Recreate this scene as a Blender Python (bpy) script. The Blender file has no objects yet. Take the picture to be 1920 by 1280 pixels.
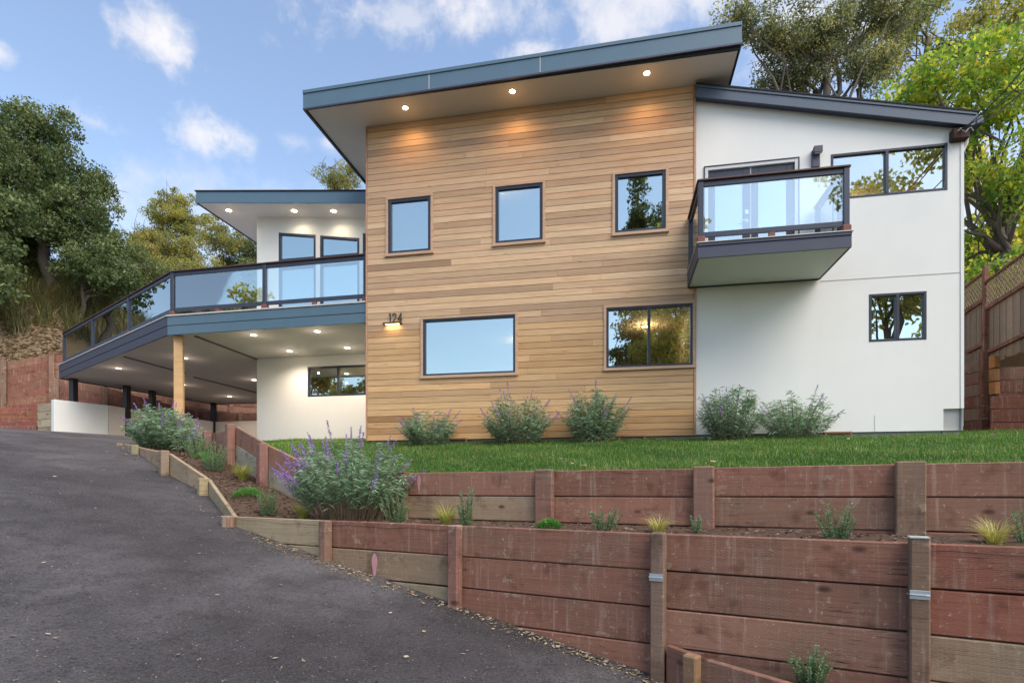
import bpy, bmesh, math, random
import numpy as np
from mathutils import Vector, Matrix
from mathutils.bvhtree import BVHTree

R = random.Random(7)
NR = np.random.RandomState(7)
SC = bpy.context.scene
COL = SC.collection
E = 1.5                     # eye height above world zero
D = 11.5                    # distance of the facade plane
F, CX, CY = 1053.0, 960.0, 912.0     # survey constants of the photograph (1920 px wide)
CA, SA = math.cos(math.radians(10.75)), math.sin(math.radians(10.75))

# ------------------------------------------------------------------ camera
cam = bpy.data.cameras.new('camera')
cam.sensor_width = 36.0
cam.lens = F / 1920 * 36.0
cam.shift_y = (CY - 640) / 1920
cam.clip_start, cam.clip_end = 0.05, 3000
camo = bpy.data.objects.new('camera', cam); COL.objects.link(camo)
camo.location = (0, 0, E)
camo.rotation_euler = (math.radians(90), 0, math.radians(10.75))
SC.camera = camo

# ------------------------------------------------------------------ node helpers
def nn(nt, t, **k):
    n = nt.nodes.new(t)
    for a, b in k.items():
        if a == 'ins':
            for i, v in b.items():
                n.inputs[i].default_value = v
        else:
            setattr(n, a, b)
    return n
def lk(nt, a, b): nt.links.new(a, b)
def mth(nt, op, a, b=None, c=None, clamp=False):
    n = nt.nodes.new('ShaderNodeMath'); n.operation = op; n.use_clamp = clamp
    for i, v in enumerate((a, b, c)):
        if v is None: continue
        if hasattr(v, 'is_linked'): lk(nt, v, n.inputs[i])
        else: n.inputs[i].default_value = v
    return n.outputs[0]
def vmth(nt, op, a, b=None, out=0):
    n = nt.nodes.new('ShaderNodeVectorMath'); n.operation = op
    for i, v in enumerate((a, b)):
        if v is None: continue
        if hasattr(v, 'is_linked'): lk(nt, v, n.inputs[i])
        else: n.inputs[i].default_value = v
    return n.outputs[out]
def mixc(nt, f, a, b, mode='MIX'):
    n = nt.nodes.new('ShaderNodeMix'); n.data_type = 'RGBA'; n.blend_type = mode
    for i, v in ((0, f), (6, a), (7, b)):
        if hasattr(v, 'is_linked'): lk(nt, v, n.inputs[i])
        elif i == 0: n.inputs[i].default_value = v
        else: n.inputs[i].default_value = (*v, 1) if len(v) == 3 else v
    return n.outputs[2]
def noise(nt, vec, scale, detail=3, rough=0.55, out=0):
    n = nn(nt, 'ShaderNodeTexNoise', ins={'Scale': scale, 'Detail': detail, 'Roughness': rough})
    if vec is not None: lk(nt, vec, n.inputs['Vector'])
    return n.outputs[out]
def ramp(nt, f, stops):
    n = nt.nodes.new('ShaderNodeValToRGB'); el = n.color_ramp.elements
    while len(el) < len(stops): el.new(0.5)
    for e, (p, c) in zip(el, stops):
        e.position = p; e.color = (*c, 1) if len(c) == 3 else c
    lk(nt, f, n.inputs[0]); return n.outputs[0]
def mapr(nt, v, a, b, c=0.0, d=1.0, smooth=False):
    n = nt.nodes.new('ShaderNodeMapRange'); n.clamp = True
    if smooth: n.interpolation_type = 'SMOOTHSTEP'
    lk(nt, v, n.inputs[0])
    for i, x in enumerate((a, b, c, d)): n.inputs[i + 1].default_value = x
    return n.outputs[0]

# ------------------------------------------------------------------ world, sun, exposure
SUN_EL, SUN_AZ = 50.0, 125.0       # azimuth clockwise from +Y: behind the camera on the right
wd = bpy.data.worlds.new('World'); SC.world = wd; wd.use_nodes = True
wt = wd.node_tree; wt.nodes.clear()
wo = nn(wt, 'ShaderNodeOutputWorld'); bg = nn(wt, 'ShaderNodeBackground', ins={'Strength': 0.135})
sky = nn(wt, 'ShaderNodeTexSky', sky_type='NISHITA', sun_disc=False, sun_elevation=math.radians(SUN_EL),
         sun_rotation=math.radians(SUN_AZ), altitude=50, air_density=1.0, dust_density=1.2, ozone_density=1.6)
tc = nn(wt, 'ShaderNodeTexCoord')
DIR = tc.outputs['Generated']
def ray(u, v):
    xc = (u - CX) / F; zc = (CY - v) / F
    return Vector((xc * CA - SA, xc * SA + CA, zc))
warp = vmth(wt, 'ADD', DIR, vmth(wt, 'MULTIPLY', vmth(wt, 'SUBTRACT', noise(wt, DIR, 14.0, 4, 0.6, 1), (0.5, 0.5, 0.5)), (0.05, 0.05, 0.05)))
wn = noise(wt, warp, 11.0, 7, 0.62)
wn2 = noise(wt, DIR, 26.0, 5, 0.6)
nz = mth(wt, 'ADD', mth(wt, 'MULTIPLY', mth(wt, 'SUBTRACT', wn, 0.5), 2.8), mth(wt, 'MULTIPLY', mth(wt, 'SUBTRACT', wn2, 0.5), 1.2))
def cloud(u, v, ru, rv, gain=1.0, soft=1.25):
    """one cloud of the sky: an uneven patch round a direction"""
    c = ray(u, v).normalized()
    h = Vector((-c.y, c.x, 0)).normalized(); up = c.cross(h).normalized()
    if up.z < 0: up = -up
    k = c.dot(ray(u, v)) ** 0
    L = ray(u, v).length
    a = ru / F / L; b = rv / F / L
    d = vmth(wt, 'SUBTRACT', DIR, tuple(c))
    x = mth(wt, 'DIVIDE', vmth(wt, 'DOT_PRODUCT', d, tuple(h), 1), a)
    y = mth(wt, 'DIVIDE', vmth(wt, 'DOT_PRODUCT', d, tuple(up), 1), b)
    r = mth(wt, 'SQRT', mth(wt, 'ADD', mth(wt, 'MULTIPLY', x, x), mth(wt, 'MULTIPLY', y, y)))
    val = mth(wt, 'ADD', mth(wt, 'SUBTRACT', 1.0, r), nz)
    return mth(wt, 'MULTIPLY', mapr(wt, val, 0.0, soft, 0, 1, True), gain)
cl = None
for a in ((305, 62, 96, 66, 0.95), (410, 255, 100, 44, 0.95), (165, 226, 90, 34, 0.8), (550, 266, 66, 26, 0.5), (615, 268, 56, 24, 0.6),
          (900, 30, 300, 75, 0.8, 1.2), (1200, 5, 260, 90, 0.75, 1.2), (990, 95, 130, 45, 0.95), (-10, 100, 40, 26, 0.9), (760, 35, 110, 40, 0.5, 0.8),
          (1560, 60, 190, 120, 0.7, 0.9), (1800, 330, 220, 260, 0.7, 1.0), (480, 440, 460, 120, 0.45, 1.3)):
    m = cloud(*a)
    cl = m if cl is None else mth(wt, 'MAXIMUM', cl, m)
# the same broken cloud goes on all round the sky
gen = mapr(wt, noise(wt, vmth(wt, 'MULTIPLY', DIR, (1.0, 1.0, 2.2)), 3.2, 6, 0.6), 0.58, 0.80, 0, 0.30, True)
vd = ray(700, 500).normalized()
outside = mapr(wt, vmth(wt, 'DOT_PRODUCT', DIR, tuple(vd), 1), 0.2, 0.55, 1, 0, True)
cl = mth(wt, 'MAXIMUM', cl, mth(wt, 'MULTIPLY', gen, outside))
skc = mixc(wt, 1.0, sky.outputs[0], (1.11, 1.02, 0.94), 'MULTIPLY')
wcol = mixc(wt, cl, skc, (3.3, 3.2, 3.25))
lk(wt, wcol, bg.inputs[0]); lk(wt, bg.outputs[0], wo.inputs[0])

sl = bpy.data.lights.new('sun', 'SUN'); sl.energy = 1.5; sl.angle = math.radians(50); sl.color = (1.0, 0.92, 0.80)
slo = bpy.data.objects.new('sun', sl); COL.objects.link(slo)
el, az = math.radians(SUN_EL), math.radians(SUN_AZ)
sdir = Vector((math.sin(az) * math.cos(el), math.cos(az) * math.cos(el), math.sin(el)))
slo.rotation_euler = sdir.to_track_quat('Z', 'Y').to_euler(); slo.location = sdir * 60

SC.render.engine = 'CYCLES'
SC.view_settings.view_transform = 'Standard'; SC.view_settings.look = 'None'
SC.view_settings.exposure = 1.22; SC.view_settings.gamma = 1.0; SC.view_settings.use_curve_mapping = False
SC.cycles.max_bounces = 8; SC.cycles.transparent_max_bounces = 24
SC.cycles.sample_clamp_indirect = 4.0
SC.cycles.use_denoising = True

# ------------------------------------------------------------------ survey helpers
def at_y(u, v, Y):
    r = ray(u, v); return Vector((r.x / r.y * Y, Y, E + r.z / r.y * Y))
def at_z(u, v, z):
    r = ray(u, v); t = (z - E) / r.z; return Vector((r.x * t, r.y * t, z))
def at_d(u, v, d):
    r = ray(u, v); return Vector((r.x * d, r.y * d, E + r.z * d))
def c2w(x, y): return (x * CA - y * SA, x * SA + y * CA)
def w2c(x, y): return (x * CA + y * SA, -x * SA + y * CA)

# ------------------------------------------------------------------ object helpers
WL = {}
def tag(o, label=None, cat=None, group=None, kind=None):
    if label: o['label'] = label
    if cat: o['category'] = cat
    if group: o['group'] = group
    if kind: o['kind'] = kind
    return o
def link(o, parent=None, loc=(0, 0, 0)):
    COL.objects.link(o); loc = Vector(loc); WL[o] = loc
    if parent is not None:
        o.parent = parent; o.location = loc - WL[parent]
    else: o.location = loc
    return o
def thing(name, label, cat, loc, group=None):
    o = bpy.data.objects.new(name, None); o.empty_display_size = 0.2
    link(o, None, loc); return tag(o, label, cat, group)
def fastmesh(name, V, Q, tint=None, smooth=False):
    V = np.asarray(V, dtype=np.float32); Q = np.asarray(Q, dtype=np.int32); n = Q.shape[1]
    me = bpy.data.meshes.new(name)
    me.vertices.add(len(V)); me.vertices.foreach_set('co', V.ravel())
    me.loops.add(Q.size); me.loops.foreach_set('vertex_index', Q.ravel())
    me.polygons.add(len(Q)); me.polygons.foreach_set('loop_start', np.arange(0, Q.size, n, dtype=np.int32))
    me.polygons.foreach_set('loop_total', np.full(len(Q), n, dtype=np.int32))
    if smooth: me.polygons.foreach_set('use_smooth', np.ones(len(Q), dtype=bool))
    if tint is not None:
        a = me.attributes.new('tint', 'FLOAT', 'POINT'); a.data.foreach_set('value', np.asarray(tint, dtype=np.float32))
    me.update(calc_edges=True); return me
def mk(name, VF, mat, parent=None, origin=None, color=None, smooth=False):
    """one mesh object from world-space vertices and faces"""
    V, Fc = VF
    V = [Vector(v) for v in V]
    if origin is None:
        lo = Vector((min(v.x for v in V), min(v.y for v in V), min(v.z for v in V)))
        hi = Vector((max(v.x for v in V), max(v.y for v in V), max(v.z for v in V)))
        origin = Vector(((lo.x + hi.x) / 2, (lo.y + hi.y) / 2, lo.z))
    origin = Vector(origin)
    me = bpy.data.meshes.new(name); me.from_pydata([tuple(v - origin) for v in V], [], Fc); me.update()
    if smooth:
        for p in me.polygons: p.use_smooth = True
    for m in (mat if isinstance(mat, (list, tuple)) else [mat]): me.materials.append(m)
    o = bpy.data.objects.new(name, me); link(o, parent, origin)
    if color: o.color = (*color, 1)
    return o
def mkbig(name, me, mat, parent=None, loc=(0, 0, 0)):
    for m in (mat if isinstance(mat, (list, tuple)) else [mat]): me.materials.append(m)
    o = bpy.data.objects.new(name, me); return link(o, parent, loc)
def join(*parts):
    V, Fc = [], []
    for v, f in parts:
        k = len(V); V += list(v); Fc += [tuple(i + k for i in q) for q in f]
    return V, Fc
def obox(c, ax, h, ch=0.0):
    """box with centre c, axes ax, half sizes h, chamfer ch"""
    c = Vector(c); a, b, d = [Vector(x) for x in ax]
    if ch <= 0:
        V = [c + a * (h[0] * i) + b * (h[1] * j) + d * (h[2] * k) for i in (-1, 1) for j in (-1, 1) for k in (-1, 1)]
        return V, [(0, 1, 3, 2), (4, 6, 7, 5), (0, 4, 5, 1), (2, 3, 7, 6), (0, 2, 6, 4), (1, 5, 7, 3)]
    ch = min(ch, min(h) * 0.8)
    V = []; idx = {}
    for i in (-1, 1):
        for j in (-1, 1):
            for k in (-1, 1):
                for m in range(3):
                    hh = [h[0] - ch, h[1] - ch, h[2] - ch]; hh[m] = h[m]
                    idx[(i, j, k, m)] = len(V)
                    V.append(c + a * (hh[0] * i) + b * (hh[1] * j) + d * (hh[2] * k))
    Fc = []
    s = (-1, 1)
    for i in s: Fc.append([idx[(i, j, k, 0)] for j, k in ((-1, -1), (1, -1), (1, 1), (-1, 1))][::i])
    for j in s: Fc.append([idx[(i, j, k, 1)] for i, k in ((-1, -1), (-1, 1), (1, 1), (1, -1))][::j])
    for k in s: Fc.append([idx[(i, j, k, 2)] for i, j in ((-1, -1), (1, -1), (1, 1), (-1, 1))][::k])
    for i in s:
        for j in s: Fc.append([idx[(i, j, -1, 0)], idx[(i, j, 1, 0)], idx[(i, j, 1, 1)], idx[(i, j, -1, 1)]][::i * j])
    for i in s:
        for k in s: Fc.append([idx[(i, -1, k, 0)], idx[(i, -1, k, 2)], idx[(i, 1, k, 2)], idx[(i, 1, k, 0)]][::i * k])
    for j in s:
        for k in s: Fc.append([idx[(-1, j, k, 1)], idx[(1, j, k, 1)], idx[(1, j, k, 2)], idx[(-1, j, k, 2)]][::j * k])
    for i in s:
        for j in s:
            for k in s: Fc.append([idx[(i, j, k, 0)], idx[(i, j, k, 1)], idx[(i, j, k, 2)]][::i * j * k])
    return V, [tuple(q) for q in Fc]
AX = (Vector((1, 0, 0)), Vector((0, 1, 0)), Vector((0, 0, 1)))
def box(x0, x1, y0, y1, z0, z1, ch=0.0):
    return obox(((x0 + x1) / 2, (y0 + y1) / 2, (z0 + z1) / 2), AX, (abs(x1 - x0) / 2, abs(y1 - y0) / 2, abs(z1 - z0) / 2), ch)
def beam(p, q, w, h, ch=0.0, up=(0, 0, 1), ext=0.0):
    """bar from p to q, w across (horizontal), h along up"""
    p, q = Vector(p), Vector(q); a = (q - p); L = a.length; a.normalize()
    b = Vector(up).cross(a).normalized(); d = a.cross(b).normalized()
    return obox((p + q) / 2, (a, b, d), (L / 2 + ext, w / 2, h / 2), ch)
def tube(pts, rad, n=8, cap=True):
    pts = [Vector(p) for p in pts]; V, Fc = [], []
    if not hasattr(rad, '__len__'): rad = [rad] * len(pts)
    t0 = (pts[1] - pts[0]).normalized(); ref = Vector((1, 0, 0)) if abs(t0.x) < 0.8 else Vector((0, 1, 0))
    b = t0.cross(ref).normalized()
    for i, p in enumerate(pts):
        t = (pts[min(i + 1, len(pts) - 1)] - pts[max(i - 1, 0)]).normalized()
        b = (b - t * b.dot(t)).normalized(); c = t.cross(b)
        for k in range(n):
            a = 2 * math.pi * k / n; V.append(p + (b * math.cos(a) + c * math.sin(a)) * rad[i])
    for i in range(len(pts) - 1):
        for k in range(n):
            Fc.append((i * n + k, i * n + (k + 1) % n, (i + 1) * n + (k + 1) % n, (i + 1) * n + k))
    if cap: Fc.append(tuple(range(n))[::-1]); Fc.append(tuple(range((len(pts) - 1) * n, len(pts) * n)))
    return V, Fc
def disc(c, r, n=16, zdir=-1):
    c = Vector(c); V = [c + Vector((math.cos(2 * math.pi * k / n) * r, math.sin(2 * math.pi * k / n) * r, 0)) for k in range(n)]
    return V, [tuple(range(n))[::zdir]]
def prism(poly, z0, z1):
    n = len(poly); f0 = (lambda p: z0(p) if callable(z0) else z0); f1 = (lambda p: z1(p) if callable(z1) else z1)
    V = [Vector((p[0], p[1], f0(p))) for p in poly] + [Vector((p[0], p[1], f1(p))) for p in poly]
    Fc = [tuple(range(n))[::-1], tuple(range(n, 2 * n))] + [(i, (i + 1) % n, n + (i + 1) % n, n + i) for i in range(n)]
    return V, Fc

# ------------------------------------------------------------------ materials
def newmat(name):
    m = bpy.data.materials.new(name); m.use_nodes = True
    nt = m.node_tree; p = nt.nodes['Principled BSDF']; return m, nt, p
def bump(nt, p, h, strength=0.3, dist=0.01):
    b = nn(nt, 'ShaderNodeBump', ins={'Strength': strength, 'Distance': dist}); lk(nt, h, b.inputs['Height']); lk(nt, b.outputs[0], p.inputs['Normal'])
def objvec(nt, scale=(1, 1, 1), rnd=True):
    t = nn(nt, 'ShaderNodeTexCoord'); v = t.outputs['Object']
    if rnd:
        oi = nn(nt, 'ShaderNodeObjectInfo')
        v = vmth(nt, 'ADD', v, vmth(nt, 'MULTIPLY', oi.outputs['Location'], (3.1, 2.7, 5.3)))
    return vmth(nt, 'MULTIPLY', v, scale)
def plain(name, col, rough=0.6, var=0.06, scale=4.0, bmp=0.0, bscale=60, metallic=0.0, spec=0.5, streak=0.0):
    m, nt, p = newmat(name)
    v = objvec(nt)
    n = noise(nt, v, scale, 4)
    c = mixc(nt, n, tuple(x * (1 - var) for x in col), tuple(x * (1 + var) for x in col))
    lk(nt, c, p.inputs['Base Color']); p.inputs['Roughness'].default_value = rough; p.inputs['Metallic'].default_value = metallic
    p.inputs['Specular IOR Level'].default_value = spec
    if streak:
        st = noise(nt, objvec(nt, (5, 5, 0.35)), 1.0, 5, 0.7)
        lk(nt, mixc(nt, mapr(nt, st, 0.52, 0.8, 0, streak), c, (0.42, 0.39, 0.33)), p.inputs['Base Color'])
    if bmp: bump(nt, p, noise(nt, v, bscale, 3), bmp, 0.004)
    return m

def m_cedar():
    m, nt, p = newmat('cedar')
    oi = nn(nt, 'ShaderNodeObjectInfo')
    v = objvec(nt, (1.2, 1.2, 26.0)); v2 = objvec(nt, (3.0, 3.0, 120.0)); v3 = objvec(nt, (1, 1, 3))
    g = noise(nt, v, 1.6, 5, 0.6); g2 = noise(nt, v2, 1.5, 3, 0.6)
    base = mixc(nt, mapr(nt, g, 0.3, 0.72), oi.outputs['Color'], mixc(nt, 1.0, oi.outputs['Color'], (0.76, 0.70, 0.64), 'MULTIPLY'))
    base = mixc(nt, mth(nt, 'MULTIPLY', mapr(nt, g2, 0.5, 0.8), 0.45), base, mixc(nt, 1.0, base, (0.66, 0.58, 0.5), 'MULTIPLY'))
    base = mixc(nt, mth(nt, 'MULTIPLY', mapr(nt, noise(nt, v3, 2.2, 3), 0.5, 0.75), 0.25), base, mixc(nt, 1.0, base, (0.8, 0.74, 0.7), 'MULTIPLY'))
    vo = nn(nt, 'ShaderNodeTexVoronoi', ins={'Scale': 1.0}); lk(nt, objvec(nt, (1.6, 1.6, 7)), vo.inputs['Vector'])
    kn = mapr(nt, vo.outputs['Distance'], 0.02, 0.10, 1, 0)
    base = mixc(nt, mth(nt, 'MULTIPLY', kn, 0.55), base, (0.12, 0.06, 0.03))
    lk(nt, base, p.inputs['Base Color']); p.inputs['Roughness'].default_value = 0.55
    p.inputs['Specular IOR Level'].default_value = 0.35
    bump(nt, p, g2, 0.12, 0.003); return m
def m_timber():
    """stained retaining-wall timber: red-brown stain worn to bare tan in places, incised, streaked"""
    m, nt, p = newmat('stained_timber')
    oi = nn(nt, 'ShaderNodeObjectInfo')
    big = noise(nt, objvec(nt, (1, 1, 1)), 1.6, 4, 0.6)
    streak = noise(nt, objvec(nt, (22, 22, 1.1)), 1.0, 4, 0.7)
    grain = noise(nt, objvec(nt, (1.2, 1.2, 55)), 1.2, 4, 0.65)
    spk = noise(nt, objvec(nt, (1, 1, 1)), 30, 3, 0.7)
    stain = vmth(nt, 'MULTIPLY', oi.outputs['Color'], (1.10, 1.17, 1.04))
    worn = mixc(nt, 0.5, mixc(nt, 1.0, stain, (0.80, 1.0, 1.0), 'MULTIPLY'), (0.37, 0.265, 0.20))
    f = mth(nt, 'ADD', mth(nt, 'MULTIPLY', mth(nt, 'SUBTRACT', big, 0.5), 1.8), mth(nt, 'MULTIPLY', mth(nt, 'SUBTRACT', streak, 0.5), 0.9))
    f = mapr(nt, f, -0.02, 0.5, 0, 0.75)
    c = mixc(nt, f, stain, worn)
    c = mixc(nt, mapr(nt, grain, 0.42, 0.75, 0, 0.5), c, mixc(nt, 1.0, c, (0.55, 0.5, 0.48), 'MULTIPLY'))
    c = mixc(nt, mapr(nt, streak, 0.56, 0.76, 0, 0.6), c, (0.52, 0.37, 0.30))
    c = mixc(nt, mapr(nt, spk, 0.62, 0.72, 0, 0.7), c, (0.55, 0.43, 0.35))
    c = mixc(nt, mapr(nt, noise(nt, objvec(nt, (1, 1, 0.6)), 9, 5, 0.7), 0.62, 0.72, 0, 0.55), c, (0.50, 0.38, 0.29))
    c = mixc(nt, mapr(nt, noise(nt, objvec(nt, (1, 1, 1)), 5, 3), 0.56, 0.72, 0, 0.6), c, mixc(nt, 1.0, c, (0.42, 0.34, 0.32), 'MULTIPLY'))
    c = mixc(nt, mapr(nt, noise(nt, objvec(nt, (1.6, 1.6, 2.6)), 2.2, 5, 0.7), 0.62, 0.66, 0, 0.6), c, (0.42, 0.31, 0.23))
    kv = nn(nt, 'ShaderNodeTexVoronoi', ins={'Scale': 1.0}); lk(nt, objvec(nt, (2.2, 2.2, 4.4)), kv.inputs['Vector'])
    c = mixc(nt, mapr(nt, kv.outputs['Distance'], 0.05, 0.13, 0.8, 0), c, (0.055, 0.026, 0.02))
    ck = noise(nt, objvec(nt, (0.9, 0.9, 38)), 1.3, 2, 0.5)
    crack = mapr(nt, mth(nt, 'ABSOLUTE', mth(nt, 'SUBTRACT', ck, 0.5)), 0.0, 0.012, 1, 0)
    crack = mth(nt, 'MULTIPLY', crack, mapr(nt, noise(nt, objvec(nt, (1, 1, 1)), 1.1, 2), 0.52, 0.6))
    c = mixc(nt, crack, c, (0.03, 0.016, 0.012))
    # pressure-treating incisions: short dashes in staggered rows
    br = nn(nt, 'ShaderNodeTexBrick', ins={'Scale': 1.0, 'Mortar Size': 0.0042, 'Brick Width': 0.03, 'Row Height': 0.012})
    t = nn(nt, 'ShaderNodeTexCoord'); sx = nn(nt, 'ShaderNodeSeparateXYZ'); lk(nt, t.outputs['Object'], sx.inputs[0])
    cx = nn(nt, 'ShaderNodeCombineXYZ'); lk(nt, mth(nt, 'ADD', sx.outputs[0], sx.outputs[1]), cx.inputs[0]); lk(nt, sx.outputs[2], cx.inputs[1])
    lk(nt, cx.outputs[0], br.inputs['Vector'])
    inc = mth(nt, 'MULTIPLY', br.outputs['Fac'], mapr(nt, big, 0.4, 0.65, 0.05, 0.40))
    c = mixc(nt, inc, c, mixc(nt, 1.0, c, (0.45, 0.42, 0.4), 'MULTIPLY'))
    lk(nt, c, p.inputs['Base Color']); p.inputs['Roughness'].default_value = 0.78; p.inputs['Specular IOR Level'].default_value = 0.25
    h = mth(nt, 'SUBTRACT', mth(nt, 'ADD', grain, mth(nt, 'MULTIPLY', spk, 0.7)), mth(nt, 'ADD', inc, crack))
    bump(nt, p, h, 0.5, 0.006); return m
def m_asphalt():
    m, nt, p = newmat('asphalt')
    t = nn(nt, 'ShaderNodeTexCoord'); v = t.outputs['Object']
    big = noise(nt, v, 0.45, 4, 0.6); mid = noise(nt, v, 3.2, 5, 0.65); fine = noise(nt, v, 38, 5, 0.75); gr = noise(nt, v, 95, 3, 0.7)
    vo = nn(nt, 'ShaderNodeTexVoronoi', ins={'Scale': 55.0}); lk(nt, v, vo.inputs['Vector'])
    c = ramp(nt, big, [(0.32, (0.080, 0.072, 0.075)), (0.5, (0.135, 0.123, 0.126)), (0.7, (0.21, 0.194, 0.197))])
    c = mixc(nt, mapr(nt, mid, 0.45, 0.72, 0, 0.7), c, (0.050, 0.044, 0.044))
    huge = noise(nt, v, 0.22, 3, 0.6); c = mixc(nt, mapr(nt, huge, 0.46, 0.56, 0.55, 0), c, mixc(nt, 1.0, c, (0.5, 0.47, 0.48), 'MULTIPLY'))
    c = mixc(nt, mapr(nt, fine, 0.52, 0.66, 0, 0.85), c, (0.022, 0.019, 0.020))
    c = mixc(nt, mapr(nt, gr, 0.56, 0.72, 0, 0.65), c, (0.27, 0.25, 0.245))
    c = mixc(nt, mapr(nt, vo.outputs['Distance'], 0.0, 0.28, 0.6, 0), c, (0.02, 0.018, 0.018))
    c = mixc(nt, mapr(nt, noise(nt, v, 150, 2), 0.70, 0.76, 0, 0.8), c, (0.38, 0.35, 0.33))
    lk(nt, c, p.inputs['Base Color']); p.inputs['Roughness'].default_value = 0.75; p.inputs['Specular IOR Level'].default_value = 0.4
    bump(nt, p, mth(nt, 'ADD', mth(nt, 'MULTIPLY', fine, 1.3), mth(nt, 'ADD', mth(nt, 'MULTIPLY', gr, 0.8), vo.outputs['Distance'])), 1.0, 0.02); return m
def m_soil(name, a, b, cdry):
    m, nt, p = newmat(name); t = nn(nt, 'ShaderNodeTexCoord'); v = t.outputs['Object']
    n1 = noise(nt, v, 2.5, 5, 0.6); n2 = noise(nt, v, 45, 4, 0.7)
    c = mixc(nt, n1, a, b); c = mixc(nt, mapr(nt, n2, 0.5, 0.75, 0, 0.8), c, cdry)
    lk(nt, c, p.inputs['Base Color']); p.inputs['Roughness'].default_value = 0.95; p.inputs['Specular IOR Level'].default_value = 0.1
    bump(nt, p, n2, 0.9, 0.02); return m
def m_leaf(name, stops, transl=0.35, rough=0.55, trc=None):
    m, nt, p = newmat(name)
    a = nn(nt, 'ShaderNodeAttribute', attribute_name='tint')
    c = ramp(nt, a.outputs['Fac'], stops)
    lk(nt, c, p.inputs['Base Color']); p.inputs['Roughness'].default_value = rough; p.inputs['Specular IOR Level'].default_value = 0.3
    tr = nn(nt, 'ShaderNodeBsdfTranslucent'); lk(nt, mixc(nt, 1.0, c, trc or (1.25, 1.25, 0.7), 'MULTIPLY'), tr.inputs[0])
    mx = nn(nt, 'ShaderNodeMixShader', ins={0: transl}); lk(nt, p.outputs[0], mx.inputs[1]); lk(nt, tr.outputs[0], mx.inputs[2])
    lk(nt, mx.outputs[0], nt.nodes['Material Output'].inputs[0]); return m
def m_glass(name, refl, tint, base=0.5, rough=0.0):
    m, nt, p = newmat(name); nt.nodes.remove(p)
    g = nn(nt, 'ShaderNodeBsdfGlossy', ins={'Color': (*refl, 1), 'Roughness': rough})
    tr = nn(nt, 'ShaderNodeBsdfTransparent', ins={'Color': (*tint, 1)})
    fr = nn(nt, 'ShaderNodeFresnel', ins={'IOR': 1.5})
    wv = nn(nt, 'ShaderNodeBump', ins={'Strength': 0.035, 'Distance': 0.02}); lk(nt, noise(nt, objvec(nt), 1.3, 1), wv.inputs['Height']); lk(nt, wv.outputs[0], g.inputs['Normal'])
    f = mth(nt, 'ADD', base, mth(nt, 'MULTIPLY', fr.outputs[0], 1.0), clamp=True)
    mx = nn(nt, 'ShaderNodeMixShader'); lk(nt, f, mx.inputs[0]); lk(nt, tr.outputs[0], mx.inputs[1]); lk(nt, g.outputs[0], mx.inputs[2])
    lk(nt, mx.outputs[0], nt.nodes['Material Output'].inputs[0]); return m
def m_emit(name, col, s):
    m, nt, p = newmat(name); p.inputs['Base Color'].default_value = (*col, 1)
    p.inputs['Emission Color'].default_value = (*col, 1); p.inputs['Emission Strength'].default_value = s; return m

CEDAR = m_cedar(); TIMBER = m_timber(); ASPH = m_asphalt()
WHITE = plain('white_stucco', (0.755, 0.76, 0.73), 0.8, 0.06, 0.9, 0.3, 70, streak=0.05)
WHITE_LIT = plain('lit_white_plaster', (0.82, 0.84, 0.81), 0.7, 0.03, 2)  # lit end of the low carport wall, its brightness put into the colour
WHITE_SHADE = plain('shaded_white_plaster', (0.72, 0.69, 0.64), 0.8, 0.03, 2)  # same wall further in under the deck, shade put into the colour
SOFFIT = plain('grey_soffit', (0.60, 0.57, 0.54), 0.7, 0.04, 2)
SOFFIT_L = plain('pale_soffit', (0.68, 0.69, 0.64), 0.7, 0.04, 2)
FASCIA = plain('sky_lit_blue_grey_paint', (0.085, 0.150, 0.200), 0.36, 0.10, 3, 0.08, 40, spec=0.6)  # front fascia boards, the blue of the mirrored sky put into the colour
NAVY = plain('navy_grey_paint', (0.060, 0.088, 0.130), 0.4, 0.10, 3, 0.08, 40)
FASCIA_D = plain('charcoal_and_shaded_paint', (0.048, 0.054, 0.088), 0.5, 0.12, 3, 0.08, 40)  # charcoal parts, and deck side fascia darkened in colour for its dark reflection
FRAME = plain('dark_window_frame', (0.022, 0.028, 0.048), 0.35, 0.05)
RAILM = plain('charcoal_rail', (0.036, 0.044, 0.070), 0.4, 0.08)
HANDR = plain('brown_handrail', (0.085, 0.035, 0.025), 0.45, 0.2, 8)
REDBASE = plain('redwood_block', (0.19, 0.068, 0.045), 0.7, 0.2, 8)
ROOFM = plain('dark_shingle', (0.02, 0.02, 0.022), 0.9, 0.3, 30, 0.5, 80)
CONC = plain('concrete', (0.36, 0.37, 0.36), 0.85, 0.15, 5, 0.3, 60)
DKSHEATH = plain('dark_sheathing', (0.05, 0.03, 0.02), 0.9)
ROOM = plain('warm_room_paint', (0.52, 0.40, 0.27), 0.8)
STEEL = plain('galvanised_steel', (0.50, 0.54, 0.58), 0.4, 0.15, 30, metallic=0.7)
EDGE = plain('pale_deck_edge', (0.55, 0.55, 0.54), 0.5)
BLACKP = plain('black_post_paint', (0.018, 0.018, 0.024), 0.5, 0.1)
WINGLASS = m_glass('window_glass', (0.86, 1.0, 0.98), (0.62, 0.62, 0.60), 0.46)
RAILGLASS = m_glass('railing_glass', (0.95, 1.0, 1.0), (0.92, 0.98, 0.96), 0.27)
LAMP = m_emit('lamp_lens', (1.0, 0.88, 0.68), 6.0)
WARMBAR = m_emit('warm_bar', (1.0, 0.72, 0.30), 2.2)
SOIL = m_soil('garden_soil', (0.085, 0.055, 0.040), (0.13, 0.085, 0.06), (0.19, 0.135, 0.10))
TURF = m_soil('turf_soil', (0.035, 0.06, 0.02), (0.06, 0.08, 0.03), (0.08, 0.07, 0.04))
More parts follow.
